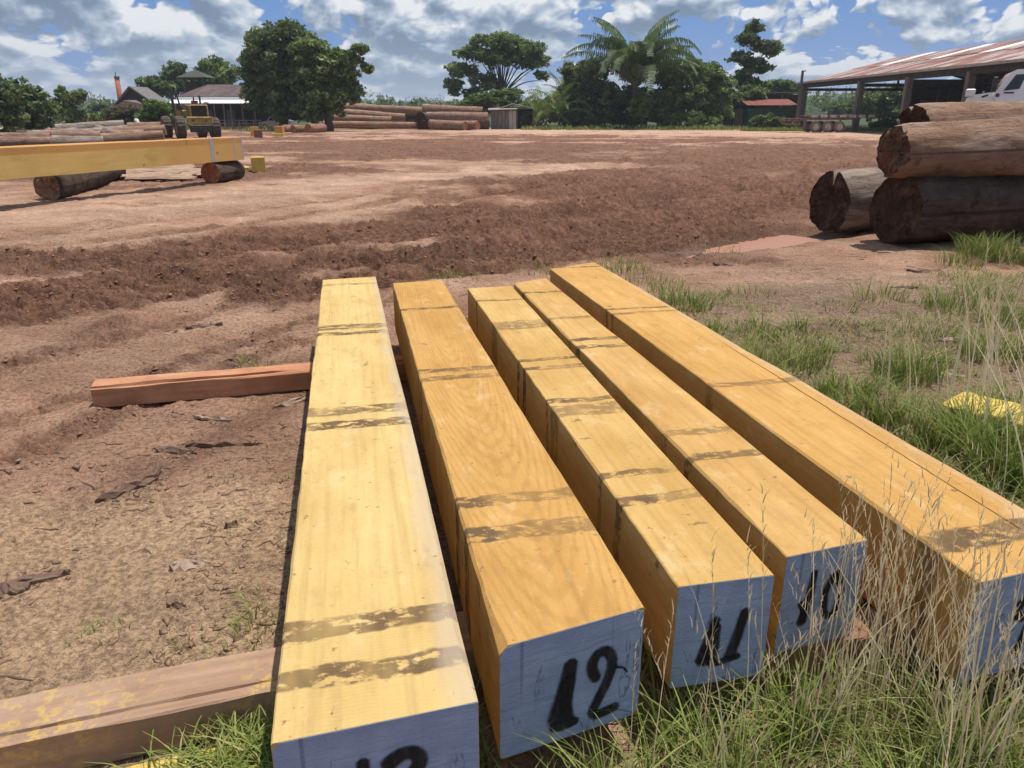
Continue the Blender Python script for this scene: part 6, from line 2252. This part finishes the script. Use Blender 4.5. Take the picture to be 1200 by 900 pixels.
# thin twigs and root fibres lying about
tw = []
for k in range(260):
    rr, aa = 1.9 * 6.5 ** rng.random(), math.radians(rng.uniform(-40, 40))
    c = np.array([rr * math.sin(aa), rr * math.cos(aa)])
    if not clear_of_timber(c[None], .06)[0]:
        continue
    L_, th_ = rng.uniform(.05, .28), rng.uniform(0, 6.28)
    q = np.linspace(-.5, .5, 5)[:, None]
    pp = c + q * L_ * np.array([math.cos(th_), math.sin(th_)]) + rng.normal(0, .012, (5, 2))
    tw.append(MB().tube(np.concatenate([pp, (mesh_z(pp) + .003)[:, None]], 1), np.array([.7, 1, 1, .9, .5]) * rng.uniform(.0018, .0048), 4))
allb = MB()
for m_ in tw:
    allb.add(np.concatenate(m_.v), m_.f)
tag(allb.build('twigs', material('twig_wood', mat_sawn, (0.10, 0.065, 0.042), (0.17, 0.115, 0.078), (0.27, 0.19, 0.13))), 'thin twigs and root fibres scattered over the dirt', 'twigs', kind='stuff')


def bark_piece(label, px, py, L, w, ang, seed, mat, group):
    g0 = at(px, py)
    rg = np.random.default_rng(seed)
    m, ns = 9, 5
    V = []
    bend = rg.normal(0, .12)
    for q in range(m):
        s = q / (m - 1) - .5
        wd = w * (1 - (2 * abs(s)) ** 3 * .75) * (.8 + .4 * rg.random())
        for k in range(ns):
            u = k / (ns - 1) - .5
            V.append((s * L + rg.normal(0, .02 * L), u * wd + bend * s * s * L + rg.normal(0, .12 * w), .022 * w / .1 * math.cos(u * 3.0) + .004 + rg.normal(0, .007)))
    V = np.array(V)
    V2 = V - [0, 0, .014]
    Fs = []
    for q in range(m - 1):
        for k in range(ns - 1):
            a_ = q * ns + k
            Fs.append((a_, a_ + 1, a_ + ns + 1, a_ + ns)[::-1])
            Fs.append((a_ + m * ns, a_ + 1 + m * ns, a_ + ns + 1 + m * ns, a_ + ns + m * ns))
    rim = [k for k in range(ns)] + [q * ns + ns - 1 for q in range(1, m)] + [(m - 1) * ns + k for k in range(ns - 2, -1, -1)] + [q * ns for q in range(m - 2, 0, -1)]
    for i_ in range(len(rim)):
        a_, b_ = rim[i_], rim[(i_ + 1) % len(rim)]
        Fs.append((a_, b_, b_ + m * ns, a_ + m * ns))
    o = mesh_obj('bark_piece', np.concatenate([V, V2]), Fs, mat, None, False)
    o.location = (g0[0], g0[1], float(mesh_z(np.array([g0[:2]]))[0]) + .002)
    o.rotation_euler = (rg.normal(0, .06), rg.normal(0, .05), ang)
    tag(o, label, 'bark', group)


M_BK = material('loose_bark', mat_sawn, (0.09, 0.055, 0.038), (0.16, 0.10, 0.072), (0.25, 0.17, 0.125))
M_BK2 = material('pale_loose_bark', mat_sawn, (0.22, 0.15, 0.11), (0.33, 0.24, 0.18), (0.44, 0.33, 0.26))
G_BK = 'loose pieces of bark lying in the dirt'
BK = [
    ('dark curled bark strip below the pinkish bearer, furthest left of its heap', 150, 572, .42, .10, .9, M_BK),
    ('broad bark flake in the heap below the pinkish bearer', 205, 528, .34, .11, -.2, M_BK),
    ('thin bark strip pointing up from the heap below the pinkish bearer', 190, 545, .38, .05, 1.9, M_BK),
    ('long thin bark strip lying right of the heap below the pinkish bearer', 262, 520, .55, .04, .1, M_BK),
    ('small dark bark scrap above the pinkish bearer', 240, 385, .42, .09, .2, M_BK),
    ('splintered dark bark just above the left half of the pinkish bearer', 148, 437, .36, .09, 1.2, M_BK),
    ('twisted bark scrap lying left of the sawdust near the picture edge', 40, 680, .34, .08, .5, M_BK),
    ('smaller flat bark flake at the left picture edge', 12, 690, .2, .09, .1, M_BK),
    ('small reddish bark chip in the middle of the sawdust', 206, 708, .10, .04, .1, M_BK),
    ('rounded brown bark chip near the leftmost beam', 270, 614, .09, .05, .9, M_BK),
    ('flat brown chip on the sawdust right of its middle', 222, 660, .22, .11, .4, M_BK2),
    ('pale plank splinter beside the lower side of the pinkish bearer', 250, 490, .34, .06, -.2, M_BK2),
    ('pale flat bark under the right half of the pinkish bearer', 345, 470, .4, .10, .8, M_BK2),
    ('dark hooked bark piece in the dirt left of the right log stack', 848, 312, .36, .08, -.4, M_BK),
    ('large dark bark slab on the ground before the right log stack', 1085, 318, .62, .22, .2, M_BK),
    ('pale bark strip lying at the foot of the lower dark log', 1045, 298, .55, .06, .1, M_BK2),
    ('thin dark stick of bark on the pale ground near the right log stack', 1060, 340, .4, .05, 0.0, M_BK),
    ('pale flat bark piece above the bright yellow offcut', 1110, 402, .34, .09, .1, M_BK2),
    ('pale broken bark left of the bright yellow offcut', 1115, 438, .30, .10, -.3, M_BK2),
    ('dark crossed bark sticks at the right edge above the yellow offcut, upper one', 1180, 415, .6, .06, .1, M_BK),
    ('dark crossed bark sticks at the right edge above the yellow offcut, lower one', 1188, 430, .5, .06, .9, M_BK),
    ('bark scrap half buried left of the far end of the leftmost beam', 325, 342, .5, .06, .25, M_BK),
]
for k, (lab, px, py, L_, w_, an, mt) in enumerate(BK):
    bark_piece(lab, px, py, L_ * .72, w_ * .62, an, 200 + k, mt, G_BK)


# ------------------------------------------------------------------ humid air between the yard and the hills
def build_haze():
    mb = MB().box((0, 1550, 39.5), (5400, 3300, 81))
    m = bpy.data.materials.new('humid_air')
    m.use_nodes = True
    nt = m.node_tree
    nt.nodes.clear()
    b = NB(nt)
    out = b.node('ShaderNodeOutputMaterial')
    v = b.node('ShaderNodeVolumePrincipled')
    v.inputs['Color'].default_value = (0.80, 0.88, 1.0, 1)
    v.inputs['Density'].default_value = HAZE_DENSITY
    v.inputs['Anisotropy'].default_value = 0.2
    nt.links.new(v.outputs[0], out.inputs['Volume'])
    o = mb.build('haze', m)
    tag(o, 'thin humid air over the yard and hills', 'haze', kind='stuff')


HAZE_DENSITY = 0.00035
build_haze()
